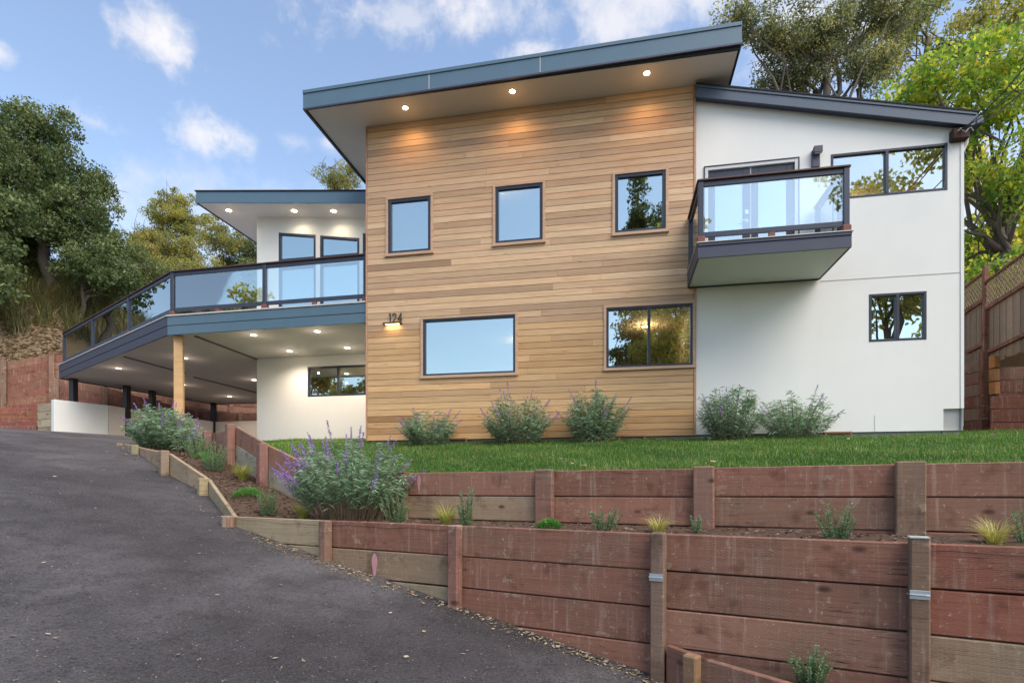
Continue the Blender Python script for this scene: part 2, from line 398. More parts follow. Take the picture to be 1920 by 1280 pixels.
HILLM = m_soil('dry_hillside', (0.20, 0.14, 0.085), (0.16, 0.125, 0.075), (0.34, 0.25, 0.16))
GROUNDM = m_soil('rough_ground', (0.10, 0.08, 0.05), (0.08, 0.075, 0.04), (0.18, 0.14, 0.09))
GRASS = m_leaf('lawn_blades', [(0.0, (0.035, 0.10, 0.020)), (0.5, (0.095, 0.225, 0.045)), (0.8, (0.21, 0.34, 0.10)), (1.0, (0.42, 0.40, 0.20))], 0.4)
SAGE = m_leaf('sage_leaves', [(0.0, (0.085, 0.165, 0.09)), (0.6, (0.22, 0.36, 0.215)), (1.0, (0.42, 0.54, 0.38))], 0.38, 0.7, (1, 1, 0.8))
PURPLE = m_leaf('purple_flowers', [(0.0, (0.20, 0.10, 0.36)), (0.6, (0.36, 0.20, 0.56)), (1.0, (0.66, 0.52, 0.74))], 0.25, 0.7, (1, 1, 1))
ROSEM = m_leaf('rosemary_leaves', [(0.0, (0.08, 0.17, 0.08)), (0.6, (0.17, 0.31, 0.15)), (1.0, (0.32, 0.46, 0.25))], 0.25, 0.7)
SEDGE = m_leaf('sedge_blades', [(0.0, (0.26, 0.32, 0.06)), (0.6, (0.48, 0.46, 0.13)), (1.0, (0.64, 0.55, 0.30))], 0.3)
MOUND = m_leaf('fresh_mound_leaves', [(0.0, (0.05, 0.16, 0.03)), (1.0, (0.16, 0.36, 0.08))], 0.3)
OAK = m_leaf('oak_leaves', [(0.0, (0.045, 0.075, 0.025)), (0.6, (0.105, 0.145, 0.055)), (0.9, (0.19, 0.22, 0.09)), (1.0, (0.25, 0.28, 0.12))], 0.35)
GREYOAK = m_leaf('grey_oak_leaves', [(0.0, (0.07, 0.09, 0.045)), (0.55, (0.17, 0.20, 0.11)), (0.9, (0.34, 0.36, 0.22)), (1.0, (0.55, 0.48, 0.16))], 0.4)
OLIVE = m_leaf('autumn_leaves', [(0.0, (0.15, 0.19, 0.06)), (0.5, (0.31, 0.32, 0.11)), (0.85, (0.56, 0.48, 0.15)), (1.0, (0.62, 0.42, 0.17))], 0.55)
MAPLE = m_leaf('maple_leaves', [(0.0, (0.13, 0.25, 0.045)), (0.45, (0.32, 0.44, 0.08)), (0.8, (0.64, 0.60, 0.10)), (1.0, (0.78, 0.58, 0.09))], 0.6)
BARK = plain('bark', (0.14, 0.115, 0.095), 0.95, 0.35, 12, 0.9, 25)
TWIG = plain('twig', (0.19, 0.14, 0.09), 0.9, 0.3, 20)
DRYLEAF = m_leaf('dry_leaves', [(0.0, (0.20, 0.12, 0.06)), (0.5, (0.40, 0.30, 0.18)), (1.0, (0.62, 0.54, 0.40))], 0.2, 0.8, (1, 1, 1))
BRUSH = m_leaf('brush_blades', [(0.0, (0.07, 0.09, 0.035)), (0.5, (0.15, 0.15, 0.06)), (1.0, (0.30, 0.23, 0.11))], 0.3)

# ------------------------------------------------------------------ ground surfaces (functions in world x, y)
FS = [(-40, -4.6), (-12, -3.9), (-5, -2.72), (0, -1.78), (1.68, -1.45), (4, -0.98), (6.6, -0.46), (8.2, -0.13), (9.8, 0.19), (11.5, 0.54), (13.26, 0.85), (15.3, 1.12), (18, 1.42), (22.9, 1.68), (30, 1.75), (60, 1.8)]
GS = [(-20, -0.42), (5.8, -0.40), (6.6, -0.38), (8.1, 0.03), (9.5, 0.39), (9.8, 0.46), (13.3, 0.83), (16, 1.06), (20, 1.3)]
def s_of(x, y):
    c = w2c(x, y); return -0.8 * c[0] + 0.6 * c[1]
def lerp_t(tab, s):
    return float(np.interp(s, [a for a, _ in tab], [b for _, b in tab]))
def z_drive(x, y): return E + lerp_t(FS, s_of(x, y))
def z_bed(x, y): return E + lerp_t(GS, s_of(x, y))
def y_upper(x): return 7.04 - 0.275 * (x + 3.94)
def z_lawn(x, y):
    yw = y_upper(x)
    if x < -3.94: yw = 7.04 + (-3.94 - x) * 0.30
    k = (y - yw) / (D - yw)
    z = 0.13 + 0.80 * min(max(k, -0.1), 1.0)
    if y > D: z += (y - D) * 0.13
    return E + z
def grid_surface(name, x0, x1, y0, y1, nx, ny, zf, mat, jit=0.0):
    xs = np.linspace(x0, x1, nx + 1); ys = np.linspace(y0, y1, ny + 1)
    V = [(x, y, zf(x, y) + (R.uniform(-jit, jit) if jit else 0)) for y in ys for x in xs]
    Q = [(j * (nx + 1) + i, j * (nx + 1) + i + 1, (j + 1) * (nx + 1) + i + 1, (j + 1) * (nx + 1) + i) for j in range(ny) for i in range(nx)]
    return mkbig(name, fastmesh(name, V, Q, smooth=True), mat)
def loft(name, rowsV, mat):
    n = len(rowsV[0]); V = [v for r in rowsV for v in r]
    Q = [(j * n + i, j * n + i + 1, (j + 1) * n + i + 1, (j + 1) * n + i) for j in range(len(rowsV) - 1) for i in range(n - 1)]
    return mkbig(name, fastmesh(name, V, Q, smooth=True), mat)
tag(grid_surface('ground', -700, 700, -700, 700, 140, 140, lambda x, y: z_drive(x, y) - 0.35 if abs(x) < 100 and abs(y) < 100 else E - 2.5, GROUNDM), kind='structure')
tag(grid_surface('driveway', -24.5, 10, -9, 24, 132, 130, z_drive, ASPH, 0.003), kind='structure')

# plan lines of the garden walls (world)
def L_front(u):     # lower retaining wall, top level E-0.35
    k = (u - CX) / F; y = 4.88 / (1 + 0.53 * k); return Vector((*c2w(k * y, y), 0))
def L_upper(u):
    k = (u - CX) / F; y = 6.40 / (1 + 0.49 * k); return Vector((*c2w(k * y, y), 0))
EDG = [Vector((*c2w(*p[:2]), E + p[2])) for p in ((-3.29, 6.62, -0.34), (-4.33, 8.0, 0.10), (-5.5, 9.0, 0.535), (-6.98, 10.5, 0.745), (-7.95, 11.5, 0.89))]
RET = [Vector((*c2w(*p[:2]), E + p[2])) for p in ((-2.556, 7.65, 0.18), (-3.71, 8.5, 0.63), (-4.69, 9.5, 1.02))]
def resample(pts, n):
    pts = [Vector(p) for p in pts]; L = [0]
    for a, b in zip(pts, pts[1:]): L.append(L[-1] + (b - a).length)
    out = []
    for k in range(n):
        t = L[-1] * k / (n - 1); i = max(j for j in range(len(pts) - 1) if L[j] <= t + 1e-9)
        f = (t - L[i]) / max(L[i + 1] - L[i], 1e-9); out.append(pts[i].lerp(pts[i + 1], min(f, 1)))
    return out
def flat(v): return Vector((v.x, v.y, 0))
def on(L, u0, u1, d): return L(u1) + (L(u1) - L(u0)).normalized() * d      # further along a wall line
EF, EU = on(L_front, 2120, 2500, 4.5), on(L_upper, 2010, 2400, 4.5)
bA = resample([EF, L_front(437)], 50) + resample([flat(p) for p in EDG], 50)[1:]
P3 = Vector((*c2w(-5.51, 10.3), E + 0.98))
P4 = Vector((*c2w(-6.9, 12.2), 0))
bB = resample([EU, L_upper(608)], 50) + resample([flat(RET[0]), flat(RET[1]), flat(RET[2]), flat(P3), P4], 50)[1:]
rows = []
NB = 24
for j in range(NB + 1):
    t = j / NB; row = []
    for a, b in zip(bA, bB):
        p = a.lerp(b, t); row.append((p.x, p.y, z_bed(p.x, p.y) + R.uniform(-0.012, 0.012) - 0.03 * (1 - abs(2 * t - 1)) * 0))
    rows.append(row)
bed = tag(loft('planting_bed', rows, SOIL), kind='structure')
# lawn sheet
lx = np.linspace(-12.5, 12.0, 74)
def lawn_front(x):
    if x >= -3.94: return y_upper(x) + 0.03
    pts = [(-3.94, 7.07), (RET[1].x, RET[1].y + 0.03), (RET[2].x, RET[2].y + 0.03), (-7.4, 9.6), (-10.5, 12.0), (-12.5, 13.6)]
    return float(np.interp(-x, [-p[0] for p in pts], [p[1] for p in pts]))
rows = []
for j in range(25):
    t = j / 24; row = []
    for x in lx:
        y0 = lawn_front(x); y1 = max(14.4 if x < 6.3 else 13.2, y0 + 0.3); y = y0 + (y1 - y0) * t
        row.append((x, y, z_lawn(x, y) + 0.012 * math.sin(3.1 * x) * math.sin(2.3 * y + x)))
    rows.append(row)
tag(loft('lawn', rows, TURF), kind='structure')

# hillside: rises outward from the retaining walls, behind the house and beyond the fence
HB = [(-60, 2, 2.6), (-40, 9, 3.2), (-26, 14.9, 4.2), (-24.7, 15.5, 4.3), (-22.1, 16.9, 4.4), (-21.1, 17.65, 4.8), (-19.9, 19.5, 4.82), (-18.9, 21.1, 4.8), (-17.5, 22.95, 4.7), (-15.1, 23.9, 4.6), (-12, 24.6, 4.5), (-8, 25.1, 4.4), (0, 24.5, 4.2), (8.3, 23, 4.2), (8.9, 19, 3.9), (9.2, 16, 3.35), (9.4, 13.5, 3.0), (9.9, 11.5, 2.8), (11.5, 8, 2.0), (14, 3, 0.8), (18, -6, -0.8), (30, -25, -2)]
HBr = resample([Vector((a, b, E + c)) for a, b, c in HB], 320)
OFF = [(-0.06, -3.0), (0, 0), (0.7, 0.35), (1.6, 1.0), (3, 2.0), (5, 3.3), (8, 4.9), (13, 7.2), (22, 10), (40, 13), (90, 17), (250, 18)]
rows = []
for d, dz in OFF:
    row = []
    for i, p in enumerate(HBr):
        t = (HBr[min(i + 1, 319)] - HBr[max(i - 1, 0)]); n = Vector((-t.y, t.x, 0)).normalized()
        a = (p - Vector((-3, 12, p.z))); a.z = 0; n = (n + a.normalized() * (0.6 + d * 0.2)).normalized()
        q = p + n * d; row.append((q.x, q.y, p.z + dz * (1 if p.x > -30 else 0.8) + (R.uniform(-.12, .12) * min(d, 6) * 0.4 if d > 0 else 0)))
    rows.append(row)
hill = tag(loft('hillside', rows, HILLM), kind='structure')
dg = [hill.data.vertices[i].co.copy() for i in range(len(hill.data.vertices))]
HBVH = BVHTree.FromPolygons(dg, [tuple(p.vertices) for p in hill.data.polygons])
def z_hill(x, y):
    h = HBVH.ray_cast(Vector((x, y, 200)), Vector((0, 0, -1)))
    return h[0].z if h[0] is not None else z_drive(x, y) - 0.35

# ------------------------------------------------------------------ the house
ZB = E + 1.0; ZT = E + 7.85
XL, XM, XR = -5.43, 1.45, 6.12
YW = 14.3; XWL = -10.08
house = thing('house', 'modern two storey house with cedar board front, white walls, flat roof and glass railed deck', 'house', (0, D, ZB))
def part(name, VF, mat, par=None, **k): return mk(name, VF, mat, par or house, **k)

def wall_panel(x0, x1, z0, ztop, y, th, ops):
    zt = ztop if callable(ztop) else (lambda x: ztop)
    xs = sorted({x0, x1, *[o[0] for o in ops], *[o[1] for o in ops]}); xs = [x for x in xs if x0 - 1e-6 <= x <= x1 + 1e-6]
    zs = sorted({z0, *[o[2] for o in ops if o[2] > z0], *[o[3] for o in ops]})
    V, Fc = [], []
    def quad(a, b, c, d):
        k = len(V); V.extend([a, b, c, d]); Fc.append((k, k + 1, k + 2, k + 3))
    for xa, xb in zip(xs, xs[1:]):
        for i, za in enumerate(zs):
            last = i == len(zs) - 1
            zb0 = zt(xa) if last else zs[i + 1]; zb1 = zt(xb) if last else zs[i + 1]
            xm = (xa + xb) / 2; zm = za + 1e-4
            if any(o[0] <= xm <= o[1] and o[2] - 1e-6 <= zm < o[3] - 1e-6 for o in ops): continue
            quad((xa, y, za), (xb, y, za), (xb, y, zb1), (xa, y, zb0))
            quad((xb, y + th, za), (xa, y + th, za), (xa, y + th, zb0), (xb, y + th, zb1))
    for o in ops:
        a, b, c, d = o
        quad((a, y, c), (a, y, d), (a, y + th, d), (a, y + th, c)); quad((b, y, d), (b, y, c), (b, y + th, c), (b, y + th, d))
        quad((a, y, d), (b, y, d), (b, y + th, d), (a, y + th, d))
        if c > z0: quad((b, y, c), (a, y, c), (a, y + th, c), (b, y + th, c))
    quad((x0, y, zt(x0)), (x0, y, z0), (x0, y + th, z0), (x0, y + th, zt(x0)))
    quad((x1, y, z0), (x1, y, zt(x1)), (x1, y + th, zt(x1)), (x1, y + th, z0))
    quad((x0, y, z0), (x1, y, z0), (x1, y + th, z0), (x0, y + th, z0))
    quad((x1, y, zt(x1)), (x0, y, zt(x0)), (x0, y + th, zt(x0)), (x1, y + th, zt(x1)))
    return V, Fc
def rect(u0, v0a, v0b, u1, v1a, v1b, Y):
    """opening from its left edge (u0: top v0a, bottom v0b) and right edge"""
    a, b, c, d = at_y(u0, v0a, Y), at_y(u0, v0b, Y), at_y(u1, v1a, Y), at_y(u1, v1b, Y)
    return ((a.x + b.x) / 2, (c.x + d.x) / 2, (b.z + d.z) / 2, (a.z + c.z) / 2)

YF = D - 0.035      # front of cedar boards
W1 = rect(728, 376, 477, 807.7, 367, 470.3, YF); W2 = rect(929, 351.6, 458, 1017.5, 342.8, 450, YF); W3 = rect(1153.3, 328.1, 438, 1248, 319.4, 430, YF)
WA = rect(793.4, 600.4, 705.2, 966, 588.9, 698.4, YF); WB = rect(1137, 578.1, 690.3, 1298.6, 568.4, 684, YF)
XM = WB[1] + 0.065
WOODW = [W1, W2, W3, WA, WB]
def window(w, yf, label=None, fw=0.05, mull=(), trim=None, depth=0.08, ztl=None, top=0.0):
    """window > pane, cedar trim; ztl lets the head slope"""
    x0, x1, z0, z1 = w
    zl = z1 if ztl is None else ztl
    def head(x): return zl + (z1 - zl) * (x - x0) / (x1 - x0)
    ps = [box(x0, x0 + fw, yf, yf + depth, z0, head(x0) - 0.001 - (0 if ztl is None else 0.0), 0.004),
          box(x1 - fw, x1, yf, yf + depth, z0, head(x1), 0.004),
          box(x0 + fw, x1 - fw, yf + 0.002, yf + depth, z0, z0 + fw, 0.004),
          beam((x0 + fw * (0.5 if ztl else 1), yf + 0.002 + depth / 2, head(x0) - fw / 2 - (0.004 if ztl else 0)), (x1 - fw * (0.5 if ztl else 1), yf + 0.002 + depth / 2, head(x1) - fw / 2 - (0.004 if ztl else 0)), depth, fw, 0.004)]
    edges = [x0 + fw]
    for m in mull:
        ps.append(box(m - 0.028, m + 0.028, yf - 0.004, yf + depth, z0 + fw - 0.002, min(head(m), 99) - fw + 0.004, 0.004)); edges += [m - 0.028, m + 0.028]
    edges.append(x1 - fw)
    o = part('window', join(*ps), FRAME)
    if label: o['label'] = label
    for a, b in zip(edges[::2], edges[1::2]):
        yy = yf + 0.045
        V = [(a, yy, z0 + fw), (b, yy, z0 + fw), (b, yy, head(b) - fw), (a, yy, head(a) - fw)]
        V += [(x, yy + 0.01, z) for x, _, z in V]
        part('pane', (V, [(0, 1, 2, 3), (7, 6, 5, 4), (0, 4, 5, 1), (1, 5, 6, 2), (2, 6, 7, 3), (3, 7, 4, 0)]), WINGLASS, o)
    if trim:
        t = trim; y0, y1 = yf - 0.022, yf + 0.05; tc = (0.58, 0.40, 0.28)
        part('trim', box(x0 - t, x0 - 0.001, y0, y1, z0 - t, z1 + t, 0.003), CEDAR, o, color=tc)
        part('trim', box(x1 + 0.001, x1 + t, y0, y1, z0 - t, z1 + t, 0.003), CEDAR, o, color=tc)
        part('trim', box(x0 - 0.001, x1 + 0.001, y0 + 0.002, y1, z1 + 0.001, z1 + t, 0.003), CEDAR, o, color=tc)
        part('trim', box(x0 - t - 0.01, x1 + t + 0.01, y0 - 0.018, y1, z0 - t - 0.004, z0 - 0.001, 0.003), CEDAR, o, color=tc)
    return o
# cedar wall: dark sheathing with openings, boards in front
part('wall', wall_panel(XL + 0.02, XM - 0.004, ZB, ZT + 0.1, D + 0.002, 0.16, WOODW), DKSHEATH)
NROW = 52; RH = (ZT - ZB) / NROW
PAL = [(0.66, 0.52, 0.385), (0.62, 0.48, 0.355), (0.57, 0.435, 0.325), (0.51, 0.385, 0.285), (0.70, 0.56, 0.42), (0.60, 0.46, 0.35), (0.45, 0.335, 0.25)]
PW = [5, 5, 4, 2, 4, 4, 1]
def board(xa, xb, za, zb, col):
    if xb - xa < 0.03 or zb - za < 0.012: return
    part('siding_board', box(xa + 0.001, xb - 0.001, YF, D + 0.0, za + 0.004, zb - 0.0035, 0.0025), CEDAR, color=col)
XA, XB = XL + 0.035, XM - 0.045
nrow_boards = 0
prev = []
for r in range(NROW):
    za, zb = ZB + r * RH, ZB + (r + 1) * RH
    # butt joints of this row
    J = [XA]; x = XA + R.uniform(0.6, 5.5)
    while x < XB - 0.5:
        if all(abs(x - q) > 0.4 for q in prev): J.append(x)
        x += R.uniform(2.4, 5.6)
    prev = J[1:]; J.append(XB)
    for ja, jb in zip(J, J[1:]):
        c = R.choices(PAL, PW)[0]; f = R.uniform(0.84, 1.12); h = R.uniform(-0.02, 0.05)
        c = (c[0] * f * 1.05, c[1] * f * (1 - h) * 0.95, c[2] * f * (1 - 2 * h) * 0.80)
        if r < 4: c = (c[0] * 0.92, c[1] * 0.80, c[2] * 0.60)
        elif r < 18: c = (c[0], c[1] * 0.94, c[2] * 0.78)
        segs = [(ja, jb)]
        for w in WOODW:
            a, b, c0, c1 = w[0] - 0.02, w[1] + 0.02, w[2] - 0.02, w[3] + 0.02
            if zb <= c0 + 0.01 or za >= c1 - 0.01: continue
            new = []
            for s0, s1 in segs:
                if s1 <= a or s0 >= b: new.append((s0, s1)); continue
                if s0 < a: new.append((s0, a))
                if s1 > b: new.append((b, s1))
                ia, ib = max(s0, a), min(s1, b)
                if zb > c1 + 0.012: board(ia, ib, max(za, c1), zb, c)
                if za < c0 - 0.012: board(ia, ib, za, min(zb, c0), c)
            segs = new
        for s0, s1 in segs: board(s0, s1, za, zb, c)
tcol = (0.52, 0.32, 0.21)
part('corner_trim', box(XL, XA - 0.002, YF - 0.012, D + 0.05, ZB, ZT, 0.003), CEDAR, color=tcol)
part('corner_trim', box(XB + 0.002, XM, YF - 0.012, D + 0.02, ZB, ZT - 0.02, 0.003), CEDAR, color=tcol)
for w in WOODW:
    mid = [(w[0] + w[1]) / 2] if w is WB else []
    window(w, YF - 0.004, None, 0.062 if w in (W1, W2, W3) else 0.045, mid, 0.055)
# white right wing
FRD = rect(1321.6, 314.7, 470, 1496.5, 297, 450, D); ZFLR = E + 4.19; FRD = (FRD[0], FRD[1], ZFLR, FRD[3])
WU = rect(1557.8, 289.1, 375, 1776.6, 268.5, 356.3, D); WL2 = rect(1629.4, 551.6, 641, 1737.4, 545.6, 636.2, D)
nt_ = at_y(1769, 766, D)
NOTCH = (nt_.x, XR + 0.0, ZB + 0.0, nt_.z)
RSL = (6.40 - 7.526) / (6.19 - 1.44)
def zr_right(x): return E + 7.526 + RSL * (x - 1.44)
part('wall', wall_panel(XM + 0.002, XR, ZB + 0.02, lambda x: zr_right(x) + 0.05, D + 0.002, 0.16, [FRD, WU, WL2, (NOTCH[0], XR - 0.0001, ZB + 0.02, NOTCH[3])]), WHITE)
part('foundation', box(NOTCH[0] + 0.01, XR - 0.02, D + 0.06, D + 0.5, ZB - 0.5, NOTCH[3], 0.006), CONC)
part('wall', box(XR - 0.16, XR, D + 0.166, 19.9, NOTCH[3], zr_right(XR) + 0.04), WHITE)
part('foundation', box(XL + 0.06, NOTCH[0] - 0.005, D + 0.07, D + 0.4, ZB - 0.7, ZB + 0.012), CONC)
zs_ = at_y(1700, 517, D).z
part('panel_seam', box(at_y(1537, 527, D).x, XR, D - 0.003, D + 0.001, zs_ - 0.007, zs_ + 0.007), plain('seam_grey', (0.45, 0.45, 0.44), 0.8))
vx = at_y(1640, 795, D).x
part('panel_seam', box(vx - 0.005, vx + 0.005, D - 0.002, D + 0.001, ZB + 0.03, at_y(1640, 778, D).z), bpy.data.materials['seam_grey'])
part('corner_trim', box(XR - 0.045, XR + 0.012, D - 0.012, D + 0.05, NOTCH[3], zr_right(XR) - 0.02, 0.004), WHITE)
window(WU, D - 0.006, 'wide sliding window beside the balcony', 0.045, [(WU[0] + WU[1]) / 2 - 0.02])
window(WL2, D - 0.006, 'small dark sliding window low on the white wall', 0.045, [(WL2[0] + WL2[1]) / 2])
# french doors behind the balcony
x0, x1, z0, z1 = FRD
part('door_frame', join(box(x0, x0 + 0.06, D - 0.012, D + 0.12, z0, z1, 0.003), box(x1 - 0.06, x1, D - 0.012, D + 0.12, z0, z1, 0.003), box(x0 + 0.06, x1 - 0.06, D - 0.010, D + 0.12, z1 - 0.06, z1, 0.003)), plain('grey_white_frame', (0.55, 0.56, 0.56), 0.5))
part('door_frame', join(box(x0 - 0.02, x0 - 0.001, D - 0.02, D - 0.001, z0, z1 + 0.02), box(x1 + 0.001, x1 + 0.02, D - 0.02, D - 0.001, z0, z1 + 0.02), box(x0 - 0.001, x1 + 0.001, D - 0.019, D - 0.001, z1 + 0.001, z1 + 0.02)), FRAME)
xm = (x0 + x1) / 2
for a, b, hx in ((x0 + 0.065, xm - 0.012, xm - 0.07), (xm + 0.012, x1 - 0.065, None)):
    st = 0.13
    dr = part('door', join(box(a, a + st, D + 0.03, D + 0.08, z0 + 0.01, z1 - 0.065, 0.003), box(b - st, b, D + 0.03, D + 0.08, z0 + 0.01, z1 - 0.065, 0.003),
              box(a + st, b - st, D + 0.031, D + 0.079, z1 - 0.20, z1 - 0.066, 0.003), box(a + st, b - st, D + 0.031, D + 0.079, z0 + 0.01, z0 + 0.2, 0.003)), FRAME)
    part('pane', box(a + st, b - st, D + 0.052, D + 0.06, z0 + 0.2, z1 - 0.2), WINGLASS, dr)
    if hx:
        part('handle', join(box(hx - 0.03, hx + 0.03, D + 0.015, D + 0.03, z0 + 0.92, z0 + 0.98, 0.004), box(hx - 0.13, hx + 0.01, D - 0.02, D - 0.005, z0 + 0.94, z0 + 0.96, 0.004), box(hx - 0.008, hx + 0.008, D - 0.006, D + 0.018, z0 + 0.94, z0 + 0.96)), STEEL, dr)
        part('lock_plate', box(hx - 0.032, hx + 0.032, D + 0.012, D + 0.03, z0 + 1.08, z0 + 1.16, 0.004), STEEL, dr)
part('door_astragal', box(xm - 0.011, xm + 0.011, D + 0.02, D + 0.085, z0 + 0.01, z1 - 0.065), plain('pale_strip', (0.35, 0.36, 0.38), 0.5))

# left wing: white wall behind the deck, upstairs doors, clerestory
def zr_small(x): return E + 7.635 - 0.0957 * (x + 10.08)
ZDK0, ZDK1 = E + 3.59, E + 4.05
def wq(u0, u1, vt0, vt1, vb0=None):
    a, b = at_y(u0, vt0, YW), at_y(u1, vt1, YW); return a, b
cl1 = wq(522.6, 591.8, 436.1, 440); cl2 = wq(600.2, 673.6, 441.5, 446.4)
zcb = at_y(560, 487, YW).z; zdt = at_y(556, 499, YW).z
CLS = [(cl1[0].x, cl1[1].x, cl1[0].z, cl1[1].z), (cl2[0].x, cl2[1].x, cl2[0].z, cl2[1].z)]
dxx = CLS[1][0] - CLS[0][0]
CLS.append((CLS[1][0] + dxx, CLS[1][0] + dxx + 1.2, zr_small(CLS[1][0] + dxx) - 0.42, zr_small(CLS[1][0] + dxx + 1.2) - 0.42))
LW = rect(576.9, 687.7, 743.2, 683, 683, 741, YW); LW = (LW[0], XL - 0.35, LW[2], LW[3])
ops = [LW]
for a, b, zl, zr in CLS: ops += [(a, b, ZDK1 + 0.12, zdt)]
ops2 = [(a, b, zcb, min(zl, zr)) for a, b, zl, zr in CLS]
part('wall', wall_panel(XWL, XL + 0.1, E + 1.0, zcb + 0.0, YW, 0.16, ops), WHITE)
# upper band with sloping-headed clerestory windows
segs = [XWL] + [x for c in CLS for x in c[:2]] + [XL + 0.1]
bandp = []
for i in range(0, len(segs), 2):
    a, b = segs[i], segs[i + 1]
    if b - a > 0.01: bandp.append(([(a, YW, zcb), (b, YW, zcb), (b, YW, zr_small(b) + 0.05), (a, YW, zr_small(a) + 0.05), (a, YW + .16, zcb), (b, YW + .16, zcb), (b, YW + .16, zr_small(b) + 0.05), (a, YW + .16, zr_small(a) + 0.05)],
                    [(0, 1, 2, 3), (0, 3, 7, 4), (1, 5, 6, 2), (4, 7, 6, 5)]))
for a, b, zl, zr in CLS:
    bandp.append(([(a, YW, zl), (b, YW, zr), (b, YW, zr_small(b) + 0.05), (a, YW, zr_small(a) + 0.05), (a, YW + .16, zl), (b, YW + .16, zr), (b, YW + .16, zr_small(b) + .05), (a, YW + .16, zr_small(a) + .05)],
                  [(0, 1, 2, 3), (0, 4, 5, 1), (4, 7, 6, 5)]))
part('wall', join(*bandp), WHITE)
part('wall', box(XWL, XWL + 0.16, YW + 0.163, 19.9, E + 1.0, zr_small(XWL) + 0.02), WHITE)
part('wall', box(XL, XL + 0.16, D + 0.17, YW - 0.002, ZB, ZT), WHITE)
for a, b, zl, zr in CLS:
    window((a, b, zcb, zr), YW - 0.006, 'sloping headed clerestory window over the deck', 0.06, ztl=zl)
    window((a, b, ZDK1 + 0.12, zdt), YW - 0.006, 'tall glazed opening onto the deck', 0.06)
window(LW, YW - 0.006, 'wide sliding window under the deck', 0.05, [at_y(634, 715, YW).x])

# roofs
YRF, ZSO = 10.66, ZT
xl_, xr_ = -6.44, 2.17
rf = part('roof', prism([(xl_ + 0.03, YRF + 0.03), (xr_ - 0.03, YRF + 0.03), (xr_ - 0.03, 20.5), (xl_ + 0.03, 20.5)], ZSO + 0.012, ZSO + 0.40), ROOFM)
part('soffit', box(xl_ + 0.06, xr_ - 0.06, YRF + 0.06, 20.4, ZSO, ZSO + 0.01), SOFFIT)
RS = 0.012          # the front fascia climbs very slightly to the right
def fascia(p, q, z0a, z0b, h, th=0.035, mat=None, cap=True):
    p0, q0 = Vector((*p, z0a + h / 2)), Vector((*q, z0b + h / 2))
    fb = part('fascia', beam(p0, q0, th, h, 0.004), mat or FASCIA)
    if cap:
        part('drip_edge', beam(p0 + Vector((0, 0, h / 2 + 0.012)), q0 + Vector((0, 0, h / 2 + 0.012)), th + 0.035, 0.07, 0.004), mat or FASCIA, fb)
    part('fascia_edge', beam(p0 - Vector((0, 0, h / 2 - 0.01)), q0 - Vector((0, 0, h / 2 - 0.01)), th + 0.012, 0.03), FASCIA_D, fb)
    return fb
js = [xl_, at_y(805, 166, YRF).x, at_y(1013, 131, YRF).x, xr_]
for a, b in zip(js, js[1:]):
    fascia((a + 0.002, YRF), (b - 0.002, YRF), ZSO - 0.03 + (a - xl_) * RS, ZSO - 0.03 + (b - xl_) * RS, 0.345)
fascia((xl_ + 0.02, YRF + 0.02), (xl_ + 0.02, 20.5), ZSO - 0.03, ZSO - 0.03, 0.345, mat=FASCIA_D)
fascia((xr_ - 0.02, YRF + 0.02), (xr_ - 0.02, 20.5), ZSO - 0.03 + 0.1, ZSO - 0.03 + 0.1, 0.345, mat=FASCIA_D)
for x in js[1:3]:
    part('joint_cover', box(x - 0.006, x + 0.006, YRF - 0.0225, YRF - 0.018, ZSO + (x - xl_) * RS, ZSO + 0.33 + (x - xl_) * RS), EDGE)
# right wing roof (falls to the right)
xa, xb = XM - 0.02, 6.24
def sl_box(xa, xb, ya, yb, zf, h):
    V = [(x, y, zf(x) + k) for k in (0, h) for x, y in ((xa, ya), (xb, ya), (xb, yb), (xa, yb))]
    return V, [(3, 2, 1, 0), (4, 5, 6, 7), (0, 1, 5, 4), (1, 2, 6, 5), (2, 3, 7, 6), (3, 0, 4, 7)]
part('roof', sl_box(xa + 0.01, xb - 0.02, D - 0.14, 20.2, lambda x: zr_right(x) + 0.06, 0.20), ROOFM)
part('shingle_edge', sl_box(xa, xb + 0.02, D - 0.20, D - 0.11, lambda x: zr_right(x) + 0.245, 0.03), ROOFM)
part('soffit', sl_box(xa + 0.01, xb - 0.02, D - 0.13, D + 0.0, lambda x: zr_right(x) + 0.04, 0.012), FASCIA_D)
fb = part('fascia', beam((xa, D - 0.155, zr_right(xa) + 0.12), (xb, D - 0.155, zr_right(xb) + 0.12), 0.035, 0.21, 0.004), NAVY)
part('fascia_edge', beam((xa, D - 0.165, zr_right(xa) + 0.22), (xb, D - 0.165, zr_right(xb) + 0.22), 0.05, 0.045, 0.004), NAVY, fb)
part('gutter', box(xb - 0.01, xb + 0.12, D - 0.17, 20.0, zr_right(xb) + 0.04, zr_right(xb) + 0.20, 0.02), NAVY)
part('downpipe', tube([(xb + 0.02, D + 0.12, zr_right(xb) + 0.04), (xb + 0.0, D + 0.14, zr_right(xb) - 0.12), (XR + 0.05, D + 0.16, zr_right(xb) - 0.3), (XR + 0.05, D + 0.16, ZB + 0.1)], 0.035), WHITE)
ep = at_y(1803, 250, D - 0.06)
part('eave_block', box(ep.x - 0.17, ep.x + 0.10, D - 0.13, D + 0.10, ep.z - 0.13, ep.z + 0.08, 0.02), plain('rough_brown_wood', (0.06, 0.03, 0.022), 0.9, 0.3, 20))
